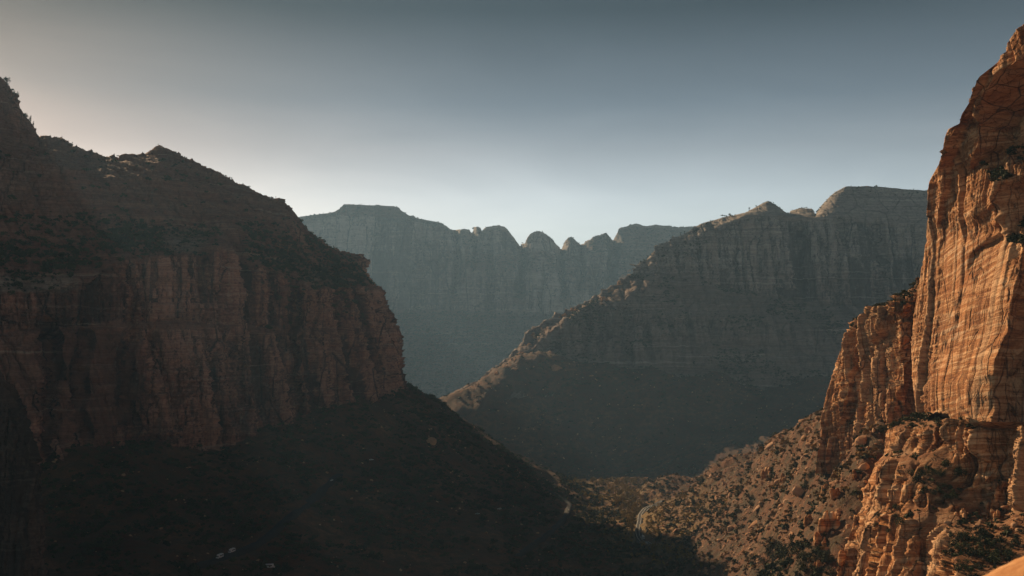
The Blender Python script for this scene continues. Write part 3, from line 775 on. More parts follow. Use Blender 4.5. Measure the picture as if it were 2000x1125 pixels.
# overhang at the foot of the big slab (it hangs out above the recess at 1880,830)
keep = 1-0.82*smooth(wpx, 1800, 1840)*smooth(-wpx, -1990, -1950)*smooth(wpy, 400, 480)*smooth(-wpy, -850, -815)
P, steep, nn = rough(P, math.pi/2, 2.4, (12, 90), seed=4, strata=0.03, bed=7.0, flute=0.06, lo=0.3, lo_size=45, cross=0.22, keep=keep, tilt=1.1, gains=(1.0, 0.5, 0.25), warp=0.35, fine=0.10, hcrack=0.06, colw=0.8, edge=22)
paleR = np.clip(0.55*np.exp(-((wpx-1862)/38)**2-((wpy-640)/50)**2) + 0.45*np.exp(-((wpx-1875)/40)**2-((wpy-495)/45)**2), 0, 1)
sheet("right_cliff_wall", P, M_RIGHT, {"steep": steep, "soil": smooth(nn[..., 2], 0.5, 0.75)*0.6, "pale": paleR})
WALL = (P, steep, nn, proj(P)); splat(P, 2)

# shoulder of fluted pinnacles left of the wall
EDGE2 = [(1800,545),(1790,556),(1768,572),(1752,582),(1742,588),(1735,592),(1712,596),(1698,602),(1690,612),(1668,624),(1660,636),(1650,662),(1641,690),(1632,715),(1625,740),(1618,765),(1612,790),(1606,815),(1600,860),(1590,930)]
DEP2 = [(545,500),(580,545),(600,580),(620,600),(680,612),(740,620),(860,625)]
DARK2 = [
 [(1655,640),(1672,630),(1690,640),(1700,660),(1690,700),(1680,760),(1665,825),(1640,830),(1655,770),(1668,710)],
 [(1718,600),(1740,596),(1745,640),(1735,660),(1716,690),(1708,720),(1704,700),(1712,660)],
 [(1728,690),(1738,670),(1735,720),(1728,790),(1722,800),(1720,750)],
 [(1775,600),(1790,570),(1800,560),(1800,700),(1788,740),(1778,720),(1780,650)],
 [(1752,760),(1775,730),(1785,740),(1765,800),(1745,830),(1740,810)],
]
P, dk, wpx, wpy = wall(EDGE2, DEP2, 545, 925, 260, 200, DARK2, xr=1830, vis=1800, frac=0.95, seed=2, tuck=1.0)
P, steep, nn = rough(P, math.pi/2, 3.2, (8, 80), seed=6, strata=0.04, bed=6, flute=0.1, lo=0.3, lo_size=30, tilt=1.4, gains=(1.0, 0.6, 0.35), warp=0.4, fine=0.10, hcrack=0.05, colw=0.85, edge=22)
sheet("right_pinnacle_shoulder", P, M_RIGHT, {"steep": steep, "soil": smooth(nn[..., 2], 0.5, 0.75)*0.6, "pale": 0.25+0*steep})
SHOULDER = (P, steep, nn, proj(P)); splat(P, 2)

# broken lower cliffs below the wall
EDGE3 = [(1800,822),(1740,834),(1733,850),(1730,885),(1712,905),(1700,935),(1692,960),(1690,985),(1672,1010),(1664,1040),(1655,1065),(1645,1090),(1636,1125),(1625,1190),(1610,1300)]
DEP3 = [(822,428),(834,436),(1300,428)]
LIT3 = [
 [(1788,835),(1826,833),(1820,850),(1800,880),(1790,915),(1784,915)],
 [(1853,825),(1907,833),(1896,880),(1868,902),(1856,885)],
 [(1715,880),(1750,872),(1762,920),(1738,990),(1728,1040),(1700,1130),(1640,1130),(1660,1060),(1690,990),(1700,930)],
 [(1728,940),(1772,940),(1778,1000),(1735,1015)],
 [(1705,1015),(1788,1005),(1794,1130),(1690,1130)],
 [(1788,962),(1816,960),(1812,998),(1790,998)],
 [(1828,978),(1868,985),(1845,1000)],
 [(1966,870),(2000,835),(2070,800),(2070,1000),(1990,1010),(1965,1035),(1956,1000),(1975,940),(1962,940)],
 [(1922,945),(1960,938),(1952,972),(1925,972)],
 [(1915,978),(1937,978),(1926,1015)],
 [(1898,1028),(1916,1028),(1911,1068),(1901,1068)],
 [(1818,1078),(1860,1085),(1852,1130),(1820,1130)],
 [(1600,1130),(1790,1130),(1790,1300),(1600,1300)],
 [(1733,840),(1748,840),(1742,870),(1735,880)],
]
TERR3 = [(830,0),(1000,-5),(1020,-8),(1300,-14)]
lit3 = poly_mask(LIT3, 1560, 2400, 812, 1310, 2, 1)
P, dk, wpx, wpy = wall(EDGE3, DEP3, 822, 1300, 300, 300, [], xr=2320, vis=2030, frac=0.85, kd=0.10, seed=3, terr=TERR3, maskf=lambda x, y: 1-lit3(x, y), lean=(1845, 1000, 0.28), lam=0.35)
P, steep, nn = rough(P, math.pi/2, 3.0, (9, 48), seed=7, strata=0.05, bed=6, flute=0.05, lo=0.3, lo_size=30, tilt=1.4, gains=(1.0, 0.6, 0.35), warp=0.4, fine=0.10, hcrack=0.08, colw=0.8, edge=22)
sheet("right_lower_cliffs", P, M_RIGHT, {"steep": steep, "soil": smooth(nn[..., 2], 0.45, 0.7)*0.8, "pale": 0.3+0*steep})
LOWER = (P, steep, nn, proj(P), dk); splat(P, 2)
print("structure", round(time.time()-T0, 1))

# ------------------------------------------------------------------ haze in the canyon
hz = mesh_np("haze", np.array([[x, y, z] for x in (-16500, 16500) for y in (-3500, 16500) for z in (-425, 1010)], float),
    np.array([[0, 1, 3, 2], [4, 6, 7, 5], [0, 4, 5, 1], [2, 3, 7, 6], [0, 2, 6, 4], [1, 5, 7, 3]]))
hm = bpy.data.materials.new("haze"); hm.use_nodes = True
hn = hm.node_tree.nodes; hn.clear()
ho = hn.new("ShaderNodeOutputMaterial"); hv = hn.new("ShaderNodeVolumePrincipled")
hv.inputs['Color'].default_value = (0.38, 0.66, 1.0, 1)
hv.inputs['Density'].default_value = 5.2e-5
hv.inputs['Anisotropy'].default_value = 0.2
hm.node_tree.links.new(hv.outputs[0], ho.inputs['Volume'])
hz.materials.append(hm)
tag(link(bpy.data.objects.new("haze", hz)), kind='stuff', label="thin grey-blue haze filling the canyon air")

# ------------------------------------------------------------------ roads on the valley slopes
def asphalt_material():
    t = NT("worn_asphalt"); f = t.noise(t.pos, 0.5, 5, 0.6)
    return t.done(t.mix(f, (0.030, 0.029, 0.029), (0.060, 0.057, 0.054)), t.bump(f, 0.05))
def paint_material():
    t = NT("road_paint"); f = t.noise(t.pos, 0.8, 4, 0.6)
    return t.done(t.mix(t.ramp(f, [(0.3, 0), (0.6, 1)]), (0.30, 0.27, 0.22), (0.72, 0.70, 0.64)))
M_ASPHALT, M_PAINT = asphalt_material(), paint_material()
ROADPTS = []
def ribbon(name, C_, N_, off0, off1, dz, skirt, mat):
    A = C_ + N_*off0; B = C_ + N_*off1
    up = np.array([0, 0, dz]); rows = [A+up, B+up]
    if skirt: rows = [A+up-np.array([0, 0, skirt])-N_*2.0, A+up, B+up, B+up-np.array([0, 0, skirt])+N_*2.0]
    P_ = np.stack(rows, 0); return mesh_np(name, P_.reshape(-1, 3), grid_faces(len(rows), len(C_)), mat)
def road(pix, width, label, lines=False):
    pts = []
    for (xa, ya), (xb, yb) in zip(pix[:-1], pix[1:]):
        m = max(int(math.hypot(xb-xa, yb-ya)/3), 1)
        for k in range(m):
            h = hit(xa+(xb-xa)*k/m, ya+(yb-ya)*k/m)
            if h: pts.append(h)
    C_ = np.array(pts)
    # even spacing, then smooth
    d = np.r_[0, np.cumsum(np.linalg.norm(np.diff(C_[:, :2], axis=0), axis=1))]
    q = np.arange(0, d[-1], 4.0); C_ = np.stack([np.interp(q, d, C_[:, k]) for k in range(3)], -1)
    for _ in range(3): C_ = blur(C_, 4, 0)
    Tn = np.gradient(C_, axis=0); Tn[:, 2] = 0; Tn /= np.linalg.norm(Tn, axis=1, keepdims=True)+1e-9
    N_ = np.stack([-Tn[:, 1], Tn[:, 0], 0*Tn[:, 0]], -1)
    w = width/2
    o = link(bpy.data.objects.new("road", ribbon("road", C_, N_, -w, w, 1.2, 7.0, M_ASPHALT))); tag(o, label, kind='structure')
    for a_, b_ in () if not lines else ((-w+0.3, -w+0.75), (w-0.75, w-0.3), (-0.2, 0.2)):
        link(bpy.data.objects.new("painted_line", ribbon("painted_line", C_, N_, a_, b_, 1.23, 0, M_PAINT)), o)
    ROADPTS.append(C_)
    return C_, Tn
ROAD_LIT = road([(1300, 978), (1277, 984), (1262, 993), (1252, 1010), (1247, 1035), (1249, 1050), (1257, 1060), (1270, 1066), (1290, 1070)], 8.0, "pale two-lane road curving through the sunlit valley floor", True)
ROAD_SHADE = road([(668, 922), (640, 945), (600, 985), (560, 1015), (520, 1055), (470, 1078), (420, 1094), (360, 1112)], 8.0, "dark straight road crossing the shaded left slope")
ROAD_BEND = road([(1060, 955), (1095, 968), (1112, 985), (1105, 1010), (1075, 1040), (1040, 1065), (1000, 1095)], 7.0, "dark bending road low on the shaded slope")
def off_road(Q, gap=8.0):
    ok = np.ones(len(Q), bool)
    for C_ in ROADPTS:
        lo_, hi_ = C_.min(0)-gap, C_.max(0)+gap
        k = np.flatnonzero((Q[:, 0] > lo_[0]) & (Q[:, 0] < hi_[0]) & (Q[:, 1] > lo_[1]) & (Q[:, 1] < hi_[1]))
        if len(k): ok[k[np.min(np.linalg.norm(Q[k][:, None, :2]-C_[None, :, :2], axis=-1), axis=1) < gap]] = False
    return Q[ok]

# ================================================================== PLANTS AND ROCKS
def leaf_cloud(rs, n, rx, rz, leaf, clumps=1, cz=0.5):
    """n small triangles spread through a lumpy crown; returns V, F"""
    cs = [np.array([0, 0, rz*cz])] if clumps == 1 else [np.array([rs.normal(0, 0.42*rx), rs.normal(0, 0.42*rx), rz*(cz+rs.uniform(-0.35, 0.5))]) for _ in range(clumps)]
    cr = [1.0 if clumps == 1 else rs.uniform(0.4, 0.68) for _ in cs]
    V = []
    for i in range(n):
        k = rs.integers(len(cs))
        d = rs.normal(size=3); d /= np.linalg.norm(d); rad = rs.uniform(0.45, 1.05)
        p = cs[k] + d*rad*cr[k]*np.array([rx, rx, rz*0.62])
        p[2] = max(p[2], 0.02)
        nrm = d + rs.normal(size=3)*0.6; nrm /= np.linalg.norm(nrm)
        a = np.cross(nrm, [0.3, 0.2, 0.93]); a /= np.linalg.norm(a)+1e-6; b = np.cross(nrm, a)
        s = leaf*rs.uniform(0.6, 1.4); th = rs.uniform(0, 6.28)
        for q in (0, 2.1, 4.2):
            V.append(p + s*(math.cos(th+q)*a + math.sin(th+q)*b*rs.uniform(0.6, 1.0)))
    V = np.array(V); return V, np.arange(len(V)).reshape(-1, 3)
def tube(pts, rad, sides=6):
    V = []; F = []
    for i, (p, r) in enumerate(zip(pts, rad)):
        for k in range(sides):
            th = 2*math.pi*k/sides; V.append((p[0]+r*math.cos(th), p[1]+r*math.sin(th), p[2]))
    for i in range(len(pts)-1):
        for k in range(sides):
            F.append((i*sides+k, i*sides+(k+1) % sides, (i+1)*sides+(k+1) % sides, (i+1)*sides+k))
    return V, F
def rock_mesh(name, seed, mat, sub=2, flat=0.75):
    import bmesh
    rs = np.random.default_rng(seed); bm = bmesh.new()
    bmesh.ops.create_icosphere(bm, subdivisions=sub, radius=1.0)
    cuts = []
    for _ in range(9):
        d = rs.normal(size=3); d /= np.linalg.norm(d); cuts.append((d, rs.uniform(0.55, 0.85)))
    sc_ = np.array([rs.uniform(0.8, 1.3), rs.uniform(0.7, 1.0), rs.uniform(0.55, 0.9)*flat/0.75])
    for v in bm.verts:
        p = np.array(v.co)
        for d, h in cuts:
            t = p @ d
            if t > h: p = p - d*(t-h)*0.92
        p = p*sc_*(1+rs.normal()*0.025)
        v.co = p
    me = bpy.data.meshes.new(name); bm.to_mesh(me); bm.free(); me.materials.append(mat); return me
def boulder_material(name, c1, c2, c3):
    t = NT(name)
    oi = t.n.new("ShaderNodeObjectInfo")
    f = t.noise(t.pos, 0.7, 6, 0.65)
    base = t.mix(t.ramp(f, [(0.35, 0), (0.65, 1)]), c1, c2)
    base = t.mix(t.math('MULTIPLY', oi.outputs['Random'], 0.6), base, c3)
    return t.done(base, t.bump(f, 0.5, 0.9))
M_BOULDER = boulder_material("weathered_sandstone_boulder", (0.28, 0.13, 0.068), (0.50, 0.27, 0.14), (0.56, 0.38, 0.25))

BUSH = []
for k in range(5):
    V, F = leaf_cloud(np.random.default_rng(100+k), 54, 1.0, 1.15, 0.34, clumps=3)
    BUSH.append(mesh_np("bush_%d" % k, V, F, M_LEAF))
SAGE = []
for k in range(5):
    V, F = leaf_cloud(np.random.default_rng(200+k), 46, 1.0, 0.95, 0.33, clumps=3)
    SAGE.append(mesh_np("sage_%d" % k, V, F, M_SAGE))
GOLD = []
for k in range(4):
    V, F = leaf_cloud(np.random.default_rng(300+k), 70, 1.0, 1.6, 0.28, clumps=4)
    GOLD.append(mesh_np("gold_%d" % k, V, F, M_GOLD))
PINE = []
for k in range(4):
    rs = np.random.default_rng(400+k); V, F = leaf_cloud(rs, 60, 0.62, 2.3, 0.3, clumps=4); PINE.append(mesh_np("pine_%d" % k, V, F, M_LEAF))
ROCKS = [rock_mesh("rock_%d" % k, 500+k, M_BOULDER) for k in range(6)]
SMALLROCKS = [rock_mesh("rubble_%d" % k, 520+k, M_BOULDER, 1) for k in range(5)]

def visible(Q, slack=0.02, add=6):
    x, y = proj(Q)
    ix = np.clip((x/2).astype(int), 0, DW-1); iy = np.clip((y/2).astype(int), 0, DH-1)
    ok = (x > -80) & (x < 2080) & (y > -50) & (y < 1200)
    inside = (x >= 0) & (x < 2000) & (y >= 0) & (y < 1230)
    return ok & (~inside | (Q[:, 1] < DEPTH[iy, ix]*(1+slack)+add))
def scatter_points(P, dens, n, seed, cull=True):
    rs = np.random.default_rng(seed)
    A, B, C_, D = P[:-1, :-1], P[1:, :-1], P[1:, 1:], P[:-1, 1:]
    area = 0.5*np.linalg.norm(np.cross(C_-A, D-B), axis=-1)
    w = (area*np.maximum(dens[:-1, :-1], 0)).ravel(); c = np.cumsum(w); c /= c[-1]
    k = np.searchsorted(c, rs.random(n)); i, j = np.divmod(k, P.shape[1]-1)
    u, v = rs.random((n, 1)), rs.random((n, 1))
    Q = P[i, j]*(1-u)*(1-v) + P[i+1, j]*u*(1-v) + P[i+1, j+1]*u*v + P[i, j+1]*(1-u)*v
    if cull: Q = off_road(Q[visible(Q)])
    return Q
def instancer(name, Q, scale, protos, seed, label, tilt=0.0, sink=0.1):
    """one object of stuff: many plants or stones on the points Q"""
    rs = np.random.default_rng(seed); n = len(Q)
    Q = Q.copy(); Q[:, 2] -= scale*sink
    me = bpy.data.meshes.new(name)
    me.vertices.add(n); me.vertices.foreach_set("co", np.ascontiguousarray(Q, np.float32).ravel())
    def add(an, ty, vals, key="value"):
        a = me.attributes.new(an, ty, 'POINT'); a.data.foreach_set(key, np.ascontiguousarray(vals).ravel())
    sc3 = scale[:, None]*np.stack([rs.uniform(0.8, 1.25, n), rs.uniform(0.8, 1.25, n), rs.uniform(0.75, 1.2, n)], -1)
    add("inst_scale", 'FLOAT_VECTOR', sc3.astype(np.float32), "vector")
    rot = np.stack([rs.normal(0, tilt, n), rs.normal(0, tilt, n), rs.uniform(0, 6.283, n)], -1)
    add("inst_rot", 'FLOAT_VECTOR', rot.astype(np.float32), "vector")
    add("inst_idx", 'INT', rs.integers(0, len(protos), n).astype(np.int32))
    o = link(bpy.data.objects.new(name, me)); tag(o, label, None, None, 'stuff')
    ng = bpy.data.node_groups.new(name, 'GeometryNodeTree')
    ng.interface.new_socket("Geometry", in_out='INPUT', socket_type='NodeSocketGeometry')
    ng.interface.new_socket("Geometry", in_out='OUTPUT', socket_type='NodeSocketGeometry')
    N, Lk = ng.nodes, ng.links
    gi, go = N.new("NodeGroupInput"), N.new("NodeGroupOutput")
    iop = N.new("GeometryNodeInstanceOnPoints"); iop.inputs['Pick Instance'].default_value = True
    jn = N.new("GeometryNodeJoinGeometry")
    for p in reversed(protos):
        src = bpy.data.objects.get("source_"+p.name) or bpy.data.objects.new("source_"+p.name, p)
        oi = N.new("GeometryNodeObjectInfo"); oi.inputs['Object'].default_value = src; oi.inputs['As Instance'].default_value = True
        Lk.new(oi.outputs['Geometry'], jn.inputs[0])
    def named(an, ty):
        q = N.new("GeometryNodeInputNamedAttribute"); q.data_type = ty; q.inputs['Name'].default_value = an; return q.outputs[0]
    Lk.new(gi.outputs[0], iop.inputs['Points']); Lk.new(jn.outputs[0], iop.inputs['Instance'])
    Lk.new(named("inst_scale", 'FLOAT_VECTOR'), iop.inputs['Scale'])
    Lk.new(named("inst_rot", 'FLOAT_VECTOR'), iop.inputs['Rotation'])
    Lk.new(named("inst_idx", 'INT'), iop.inputs['Instance Index'])
    Lk.new(iop.outputs[0], go.inputs[0])
    md = o.modifiers.new("scatter", 'NODES'); md.node_group = ng
    return o

# ---- slopes of the valley
gpx, gpy = proj(G)
gn = normals(G); gup = np.abs(gn[..., 2])
pat = fbm(gX/45, gY/45, gZ/45, 4, seed=21); pat2 = fbm(gX/14, gY/14, gZ/14, 3, seed=22)
rightside = smooth(gX - (150 + 0.0*gY), -25, 25)*smooth(-gY, -1950, -1750)
midside = smooth(gY, 1750, 1900)
leftside = np.clip(1-rightside-midside, 0, 1)
def sizes(n, lo, hi, seed, p=2.0):
    return lo + (hi-lo)*np.random.default_rng(seed).random(n)**p
Q = scatter_points(G, leftside*smooth(pat+0.5*pat2, -0.7, 0.3)*smooth(gY, 400, 500), 26000, 1)
instancer("scrub", Q, sizes(len(Q), 1.3, 3.8, 1), BUSH, 1, "dark scrub covering the shaded slope below the left cliffs")
Q = scatter_points(G, midside*smooth(fbm(gX/110, gY/110, gZ/50, 4, seed=43)+0.4*pat2, -0.5, 0.6), 20000, 2)
instancer("scrub", Q, sizes(len(Q), 1.2, 5.0, 2, 3.0), BUSH, 2, "hazy scrub covering the slope of the middle mountain")
Q = scatter_points(G, rightside*smooth(pat2+0.5*pat, -0.7, 0.5), 24000, 3)
instancer("scrub", Q, sizes(len(Q), 0.45, 3.0, 3, 3.0), SAGE, 3, "dry golden scrub covering the sunlit right talus")
Q = scatter_points(G, rightside*smooth(pat2, -0.3, 0.6), 12000, 4)
instancer("scrub", Q, sizes(len(Q), 0.5, 3.0, 4, 3.0), BUSH, 4, "dark juniper scrub among the stones of the right talus")
Q = scatter_points(G, rightside*smooth(-pat2, -0.6, 0.6), 34000, 5)
instancer("rubble", Q, sizes(len(Q), 0.4, 2.4, 5, 3.5), SMALLROCKS, 5, "fallen sandstone rubble strewn over the right talus", 0.5)
Q = scatter_points(G, rightside*smooth(pat, -0.2, 0.6), 1500, 9)
instancer("rubble", Q, sizes(len(Q), 1.2, 4.2, 9, 2.5), ROCKS, 9, "larger fallen blocks strewn over the right talus", 0.6)
Q = scatter_points(G, leftside*smooth(pat2, 0.0, 0.8), 3500, 6)
instancer("rubble", Q, sizes(len(Q), 0.5, 2.4, 6, 3.0), SMALLROCKS, 6, "fallen rubble on the shaded left slope", 0.5)
Q = scatter_points(G, midside*smooth(pat2, -0.2, 0.8), 11000, 7)
instancer("rubble", Q, sizes(len(Q), 0.6, 3.0, 7, 3.0), SMALLROCKS, 7, "fallen rubble on the middle mountain slope", 0.5)
Q = scatter_points(G, grass, 1500, 8)
instancer("scrub", Q, sizes(len(Q), 0.9, 3.0, 8), GOLD, 8, "yellow autumn brush along the valley floor")
# ---- ledges
def ledge(S, ymask=None, lo=0.45, hi=0.65): 
    P_, st_, n_, (x_, y_) = S[:4]
    m = smooth(n_[..., 2], lo, hi)
    return m if ymask is None else m*ymask(x_, y_)
bench = poly_mask([[(-90,415),(60,420),(150,418),(290,432),(330,455),(300,480),(250,505),(160,520),(60,530),(-90,520)],
    [0.35,[(300,440),(420,440),(415,500),(240,506),(100,560),(-90,575),(-90,530),(60,530),(200,510)]],
    [0.6,[(585,425),(640,470),(700,500),(735,560),(690,570),(640,565),(600,520),(575,470)]],
    [0.55,[(470,440),(580,440),(640,565),(600,600),(540,590),(500,540)]],
    [0.3,[(480,520),(700,560),(720,640),(500,640)]],
    [0.03,[(-90,280),(300,300),(520,400),(560,450),(400,440),(0,420)]]], -100, 900, 0, 900, 2, 4)
lx, ly = LEFT[3]
Q = scatter_points(LEFT[0], bench(lx, ly)*(0.15+ledge(LEFT, None, 0.2, 0.5))*(0.3+smooth(fbm(LEFT[0][..., 0]/30, LEFT[0][..., 1]/30, LEFT[0][..., 2]/30, 3, seed=41), 0.0, 0.4)), 3600, 11)
instancer("scrub", Q, sizes(len(Q), 1.3, 4.6, 11), BUSH, 11, "dark scrub on the benches of the left mountain")
Q = scatter_points(MID[0], ledge(MID, lambda x, y: smooth(y, 440, 520), 0.35, 0.6)*smooth(fbm(MID[0][..., 0]/70, MID[0][..., 1]/70, MID[0][..., 2]/70, 3, seed=42), -0.2, 0.5), 4500, 12)
instancer("scrub", Q, sizes(len(Q), 1.8, 5.0, 12), BUSH, 12, "dark scrub on the terraces of the middle mountain")
Q = scatter_points(FAR[0], ledge(FAR, None, 0.3, 0.6)+0.01, 12000, 13)
instancer("scrub", Q, sizes(len(Q), 4, 10, 13), BUSH, 13, "distant forest on the slopes and mesa top of the far towers")
Q = scatter_points(WALL[0], ledge(WALL, None, 0.4, 0.7), 700, 14)
instancer("scrub", Q, sizes(len(Q), 0.5, 1.6, 14), BUSH, 14, "small dark shrubs clinging to the sunlit right wall")
Q = scatter_points(SHOULDER[0], ledge(SHOULDER, None, 0.4, 0.7), 400, 15)
instancer("scrub", Q, sizes(len(Q), 0.5, 1.5, 15), BUSH, 15, "small shrubs on the fluted pinnacles")
Q = scatter_points(LOWER[0], ledge(LOWER, None, 0.45, 0.7)+0.02*LOWER[4], 450, 16)
instancer("scrub", Q, sizes(len(Q), 0.5, 1.9, 16), BUSH, 16, "dark scrub on the ledges of the broken lower cliffs")
# skyline trees
def skyline(P_, y0, y1, n, seed, x0=-10, x1=2010, row=2, band=5):
    """points on the crest rows of a sheet"""
    rs = np.random.default_rng(seed)
    R = P_[row-1:row+band].reshape(-1, 3); x, y = proj(R)
    k = np.flatnonzero((x > x0) & (x < x1) & (y > y0) & (y < y1))
    return R[rs.choice(k, min(n, len(k)), replace=False)]
Q = skyline(LEFT[0], 100, 520, 40, 21); instancer("scrub", Q, sizes(len(Q), 0.9, 2.8, 21), BUSH+PINE[:2], 21, "small trees and shrubs along the left skyline")
Q = skyline(MID[0], 355, 520, 260, 22); instancer("scrub", Q, sizes(len(Q), 1.2, 4.5, 22), BUSH+PINE[:1], 22, "small trees along the crest of the middle mountain")
Q = skyline(FAR[0], 390, 500, 200, 23); instancer("scrub", Q, sizes(len(Q), 2.5, 5.5, 23), BUSH, 23, "trees along the rim of the far mesa and towers")
print("plants", round(time.time()-T0, 1))

# ------------------------------------------------------------------ naming one by one: by the nearest landmark, side and order
MARKS = [(1565, 955, "the largest talus boulder"), (1427, 1028, "the upright reddish boulder"), (1502, 870, "the long crest slab"), (1478, 990, "the bright leaning slab"), (1325, 1055, "the pale roadside boulder"),
         (1493, 915, "the upright rock clusters"), (1625, 1010, "the tall blocky crag"), (1250, 1056, "the sunlit van"), (1262, 993, "the upper road bend"), (1186, 940, "the canyon mouth"), (1240, 1010, "the sunlit straight road"),
         (1940, 990, "the pillar under the alcove"), (1905, 1065, "the broken pillar in the hollow"), (1880, 995, "the blocky pillar"), (1975, 1095, "the foreground rock"), (1790, 830, "the foot of the sunlit wall"), (1640, 820, "the base of the pinnacles"), (1650, 1085, "the jagged bottom outcrop"), (1830, 930, "the overhang shelf")]
ORD = ("nearest", "second", "third", "fourth", "fifth", "sixth", "seventh", "eighth", "ninth", "tenth", "eleventh", "twelfth", "thirteenth", "fourteenth", "fifteenth", "sixteenth", "seventeenth", "eighteenth", "nineteenth", "twentieth")
SINGLES = []
def single_out():
    bins = {}
    for o, x, y, noun in SINGLES:
        m = min(range(len(MARKS)), key=lambda k: (MARKS[k][0]-x)**2+(MARKS[k][1]-y)**2)
        a = math.degrees(math.atan2(MARKS[m][1]-y, x-MARKS[m][0])) % 360
        d = ("right of", "above and right of", "above", "above and left of", "left of", "below and left of", "below", "below and right of")[int((a+22.5)//45) % 8]
        bins.setdefault((noun, m, d), []).append((math.hypot(x-MARKS[m][0], y-MARKS[m][1]), o))
    for (noun, m, d), v in bins.items():
        v.sort(key=lambda q: q[0])
        for k, (_, o) in enumerate(v):
            o["label"] = "%s, %s %s%s" % (noun, ORD[min(k, 19)] + (" one" if k else ""), d + " ", MARKS[m][2])

# ------------------------------------------------------------------ single trees
def limb_mesh(rs, h, r, spread, name):
    V, F = tube([(0, 0, -0.25*h), (rs.normal(0, .04)*h, rs.normal(0, .04)*h, 0.2*h), (rs.normal(0, .08)*h, rs.normal(0, .08)*h, 0.5*h), (rs.normal(0, .1)*h, rs.normal(0, .1)*h, 0.85*h)], [r*1.3, r, r*0.7, r*0.25])
    for k in range(5):
        z0 = h*rs.uniform(0.2, 0.5); th = rs.uniform(0, 6.28); e = spread*rs.uniform(0.5, 0.85)
        v, f = tube([(0, 0, z0), (e*.5*math.cos(th), e*.5*math.sin(th), z0+h*.14), (e*math.cos(th), e*math.sin(th), z0+h*.3)], [r*.5, r*.35, r*.12], 5)
        F += [tuple(i+len(V) for i in q) for q in f]; V += v
    return mesh_np(name, np.array(V), np.array(F), M_BARK)
def tree_kind(n, seed0, leafmat, rx, rz, leaves, leaf, h, r):
    out = []
    for k in range(n):
        rs = np.random.default_rng(seed0+k)
        V, F = leaf_cloud(rs, leaves, rx, rz, leaf, clumps=9, cz=0.55)
        out.append((mesh_np("crown", V, F, leafmat), limb_mesh(rs, h, r, rx*0.8, "trunk")))
    return out
JUNIPER = tree_kind(5, 700, M_LEAF, 1.0, 1.45, 420, 0.12, 1.3, 0.09)
COTTON = tree_kind(3, 720, M_GOLD, 1.0, 1.9, 260, 0.16, 1.7, 0.09)
PINETREE = tree_kind(3, 740, M_LEAF, 0.62, 2.6, 300, 0.13, 2.5, 0.07)
NTREE = [0]
def tree(name, kinds, p, r, label, cat, group):
    crown, trunk = kinds[NTREE[0] % len(kinds)]; NTREE[0] += 1
    e = link(bpy.data.objects.new(name, None)); e.location = p; e.empty_display_size = 0.5
    e.rotation_euler = (0, 0, random.uniform(0, 6.28)); e.scale = (r*random.uniform(.85, 1.15), r*random.uniform(.85, 1.15), r*random.uniform(.85, 1.2))
    link(bpy.data.objects.new("trunk", trunk), e); link(bpy.data.objects.new("crown", crown), e)
    return tag(e, label, cat, group)
def in_poly(pl, x, y):
    c = False
    for (xa, ya), (xb, yb) in zip(pl, pl[1:]+pl[:1]):
        if ya != yb and (ya > y) != (yb > y) and x < (xb-xa)*(y-ya)/(yb-ya)+xa: c = not c
    return c
def grove(name, kinds, pl, n, rpx, label, cat, group, gap=0.55, back=0.0):
    """n trees whose feet are seen inside the outline pl; rpx: crown radius range in photograph pixels"""
    xs, ys = [p[0] for p in pl], [p[1] for p in pl]; got = []; tries = 0
    while len(got) < n and tries < n*40:
        tries += 1
        x, y = random.uniform(min(xs), max(xs)), random.uniform(min(ys), max(ys))
        if not in_poly(pl, x, y): continue
        rp = rpx[0] + (rpx[1]-rpx[0])*random.random()**1.6
        if any(math.hypot(x-a, (y-b)*1.3) < gap*(rp+c) for a, b, c in got): continue
        h = hit(x, y)
        if h is None: continue
        if any(np.min(np.linalg.norm(C_[:, :2]-np.array(h)[:2], axis=1)) < 7 for C_ in ROADPTS): continue
        got.append((x, y, rp)); r = rp*h.y/FPX
        o = tree(name, kinds, h + Vector((0, 0.3*r, -0.12*r)), r, label, cat, group)
        if group.startswith("cotton") or group.startswith("golden"): noun = "golden autumn tree"
        else: noun = ("small " if rp < rpx[0]+0.3*(rpx[1]-rpx[0]) else "large " if rp > rpx[0]+0.7*(rpx[1]-rpx[0]) else "") + "dark juniper"
        SINGLES.append((o, x, y, noun))
grove("juniper_tree", JUNIPER, [(1850,1050),(1900,1035),(1960,1040),(1998,1020),(1998,1075),(1930,1124),(1845,1124)], 34, (7, 14), "dark green juniper crowding the shaded hollow behind the blurred foreground rock", "tree", "junipers in the lower right hollow")
grove("juniper_tree", JUNIPER, [(1775,925),(1850,915),(1900,950),(1880,985),(1800,975)], 16, (7, 14), "dark juniper on the shaded shelf below the great overhang", "tree", "junipers below the overhang")
grove("juniper_tree", JUNIPER, [(1738,830),(1832,822),(1836,834),(1742,842)], 9, (5, 9), "small juniper in the row along the ledge at the foot of the sunlit wall", "tree", "junipers on the ledge")
grove("juniper_tree", JUNIPER, [(1500,1060),(1600,1075),(1640,1110),(1630,1124),(1480,1124)], 34, (7, 13), "dark juniper in the shaded gully left of the broken lower cliffs", "tree", "junipers in the gully")
grove("juniper_tree", JUNIPER, [(1700,990),(1790,990),(1780,1060),(1690,1060)], 8, (5, 10), "small juniper rooted on the broken sunlit lower cliff", "tree", "junipers on the lower cliff")
grove("juniper_tree", JUNIPER, [(1300,1010),(1450,930),(1600,840),(1640,850),(1600,950),(1450,1040),(1330,1070)], 60, (4, 8), "round juniper bush scattered over the sunlit right talus", "bush", "junipers on the talus")
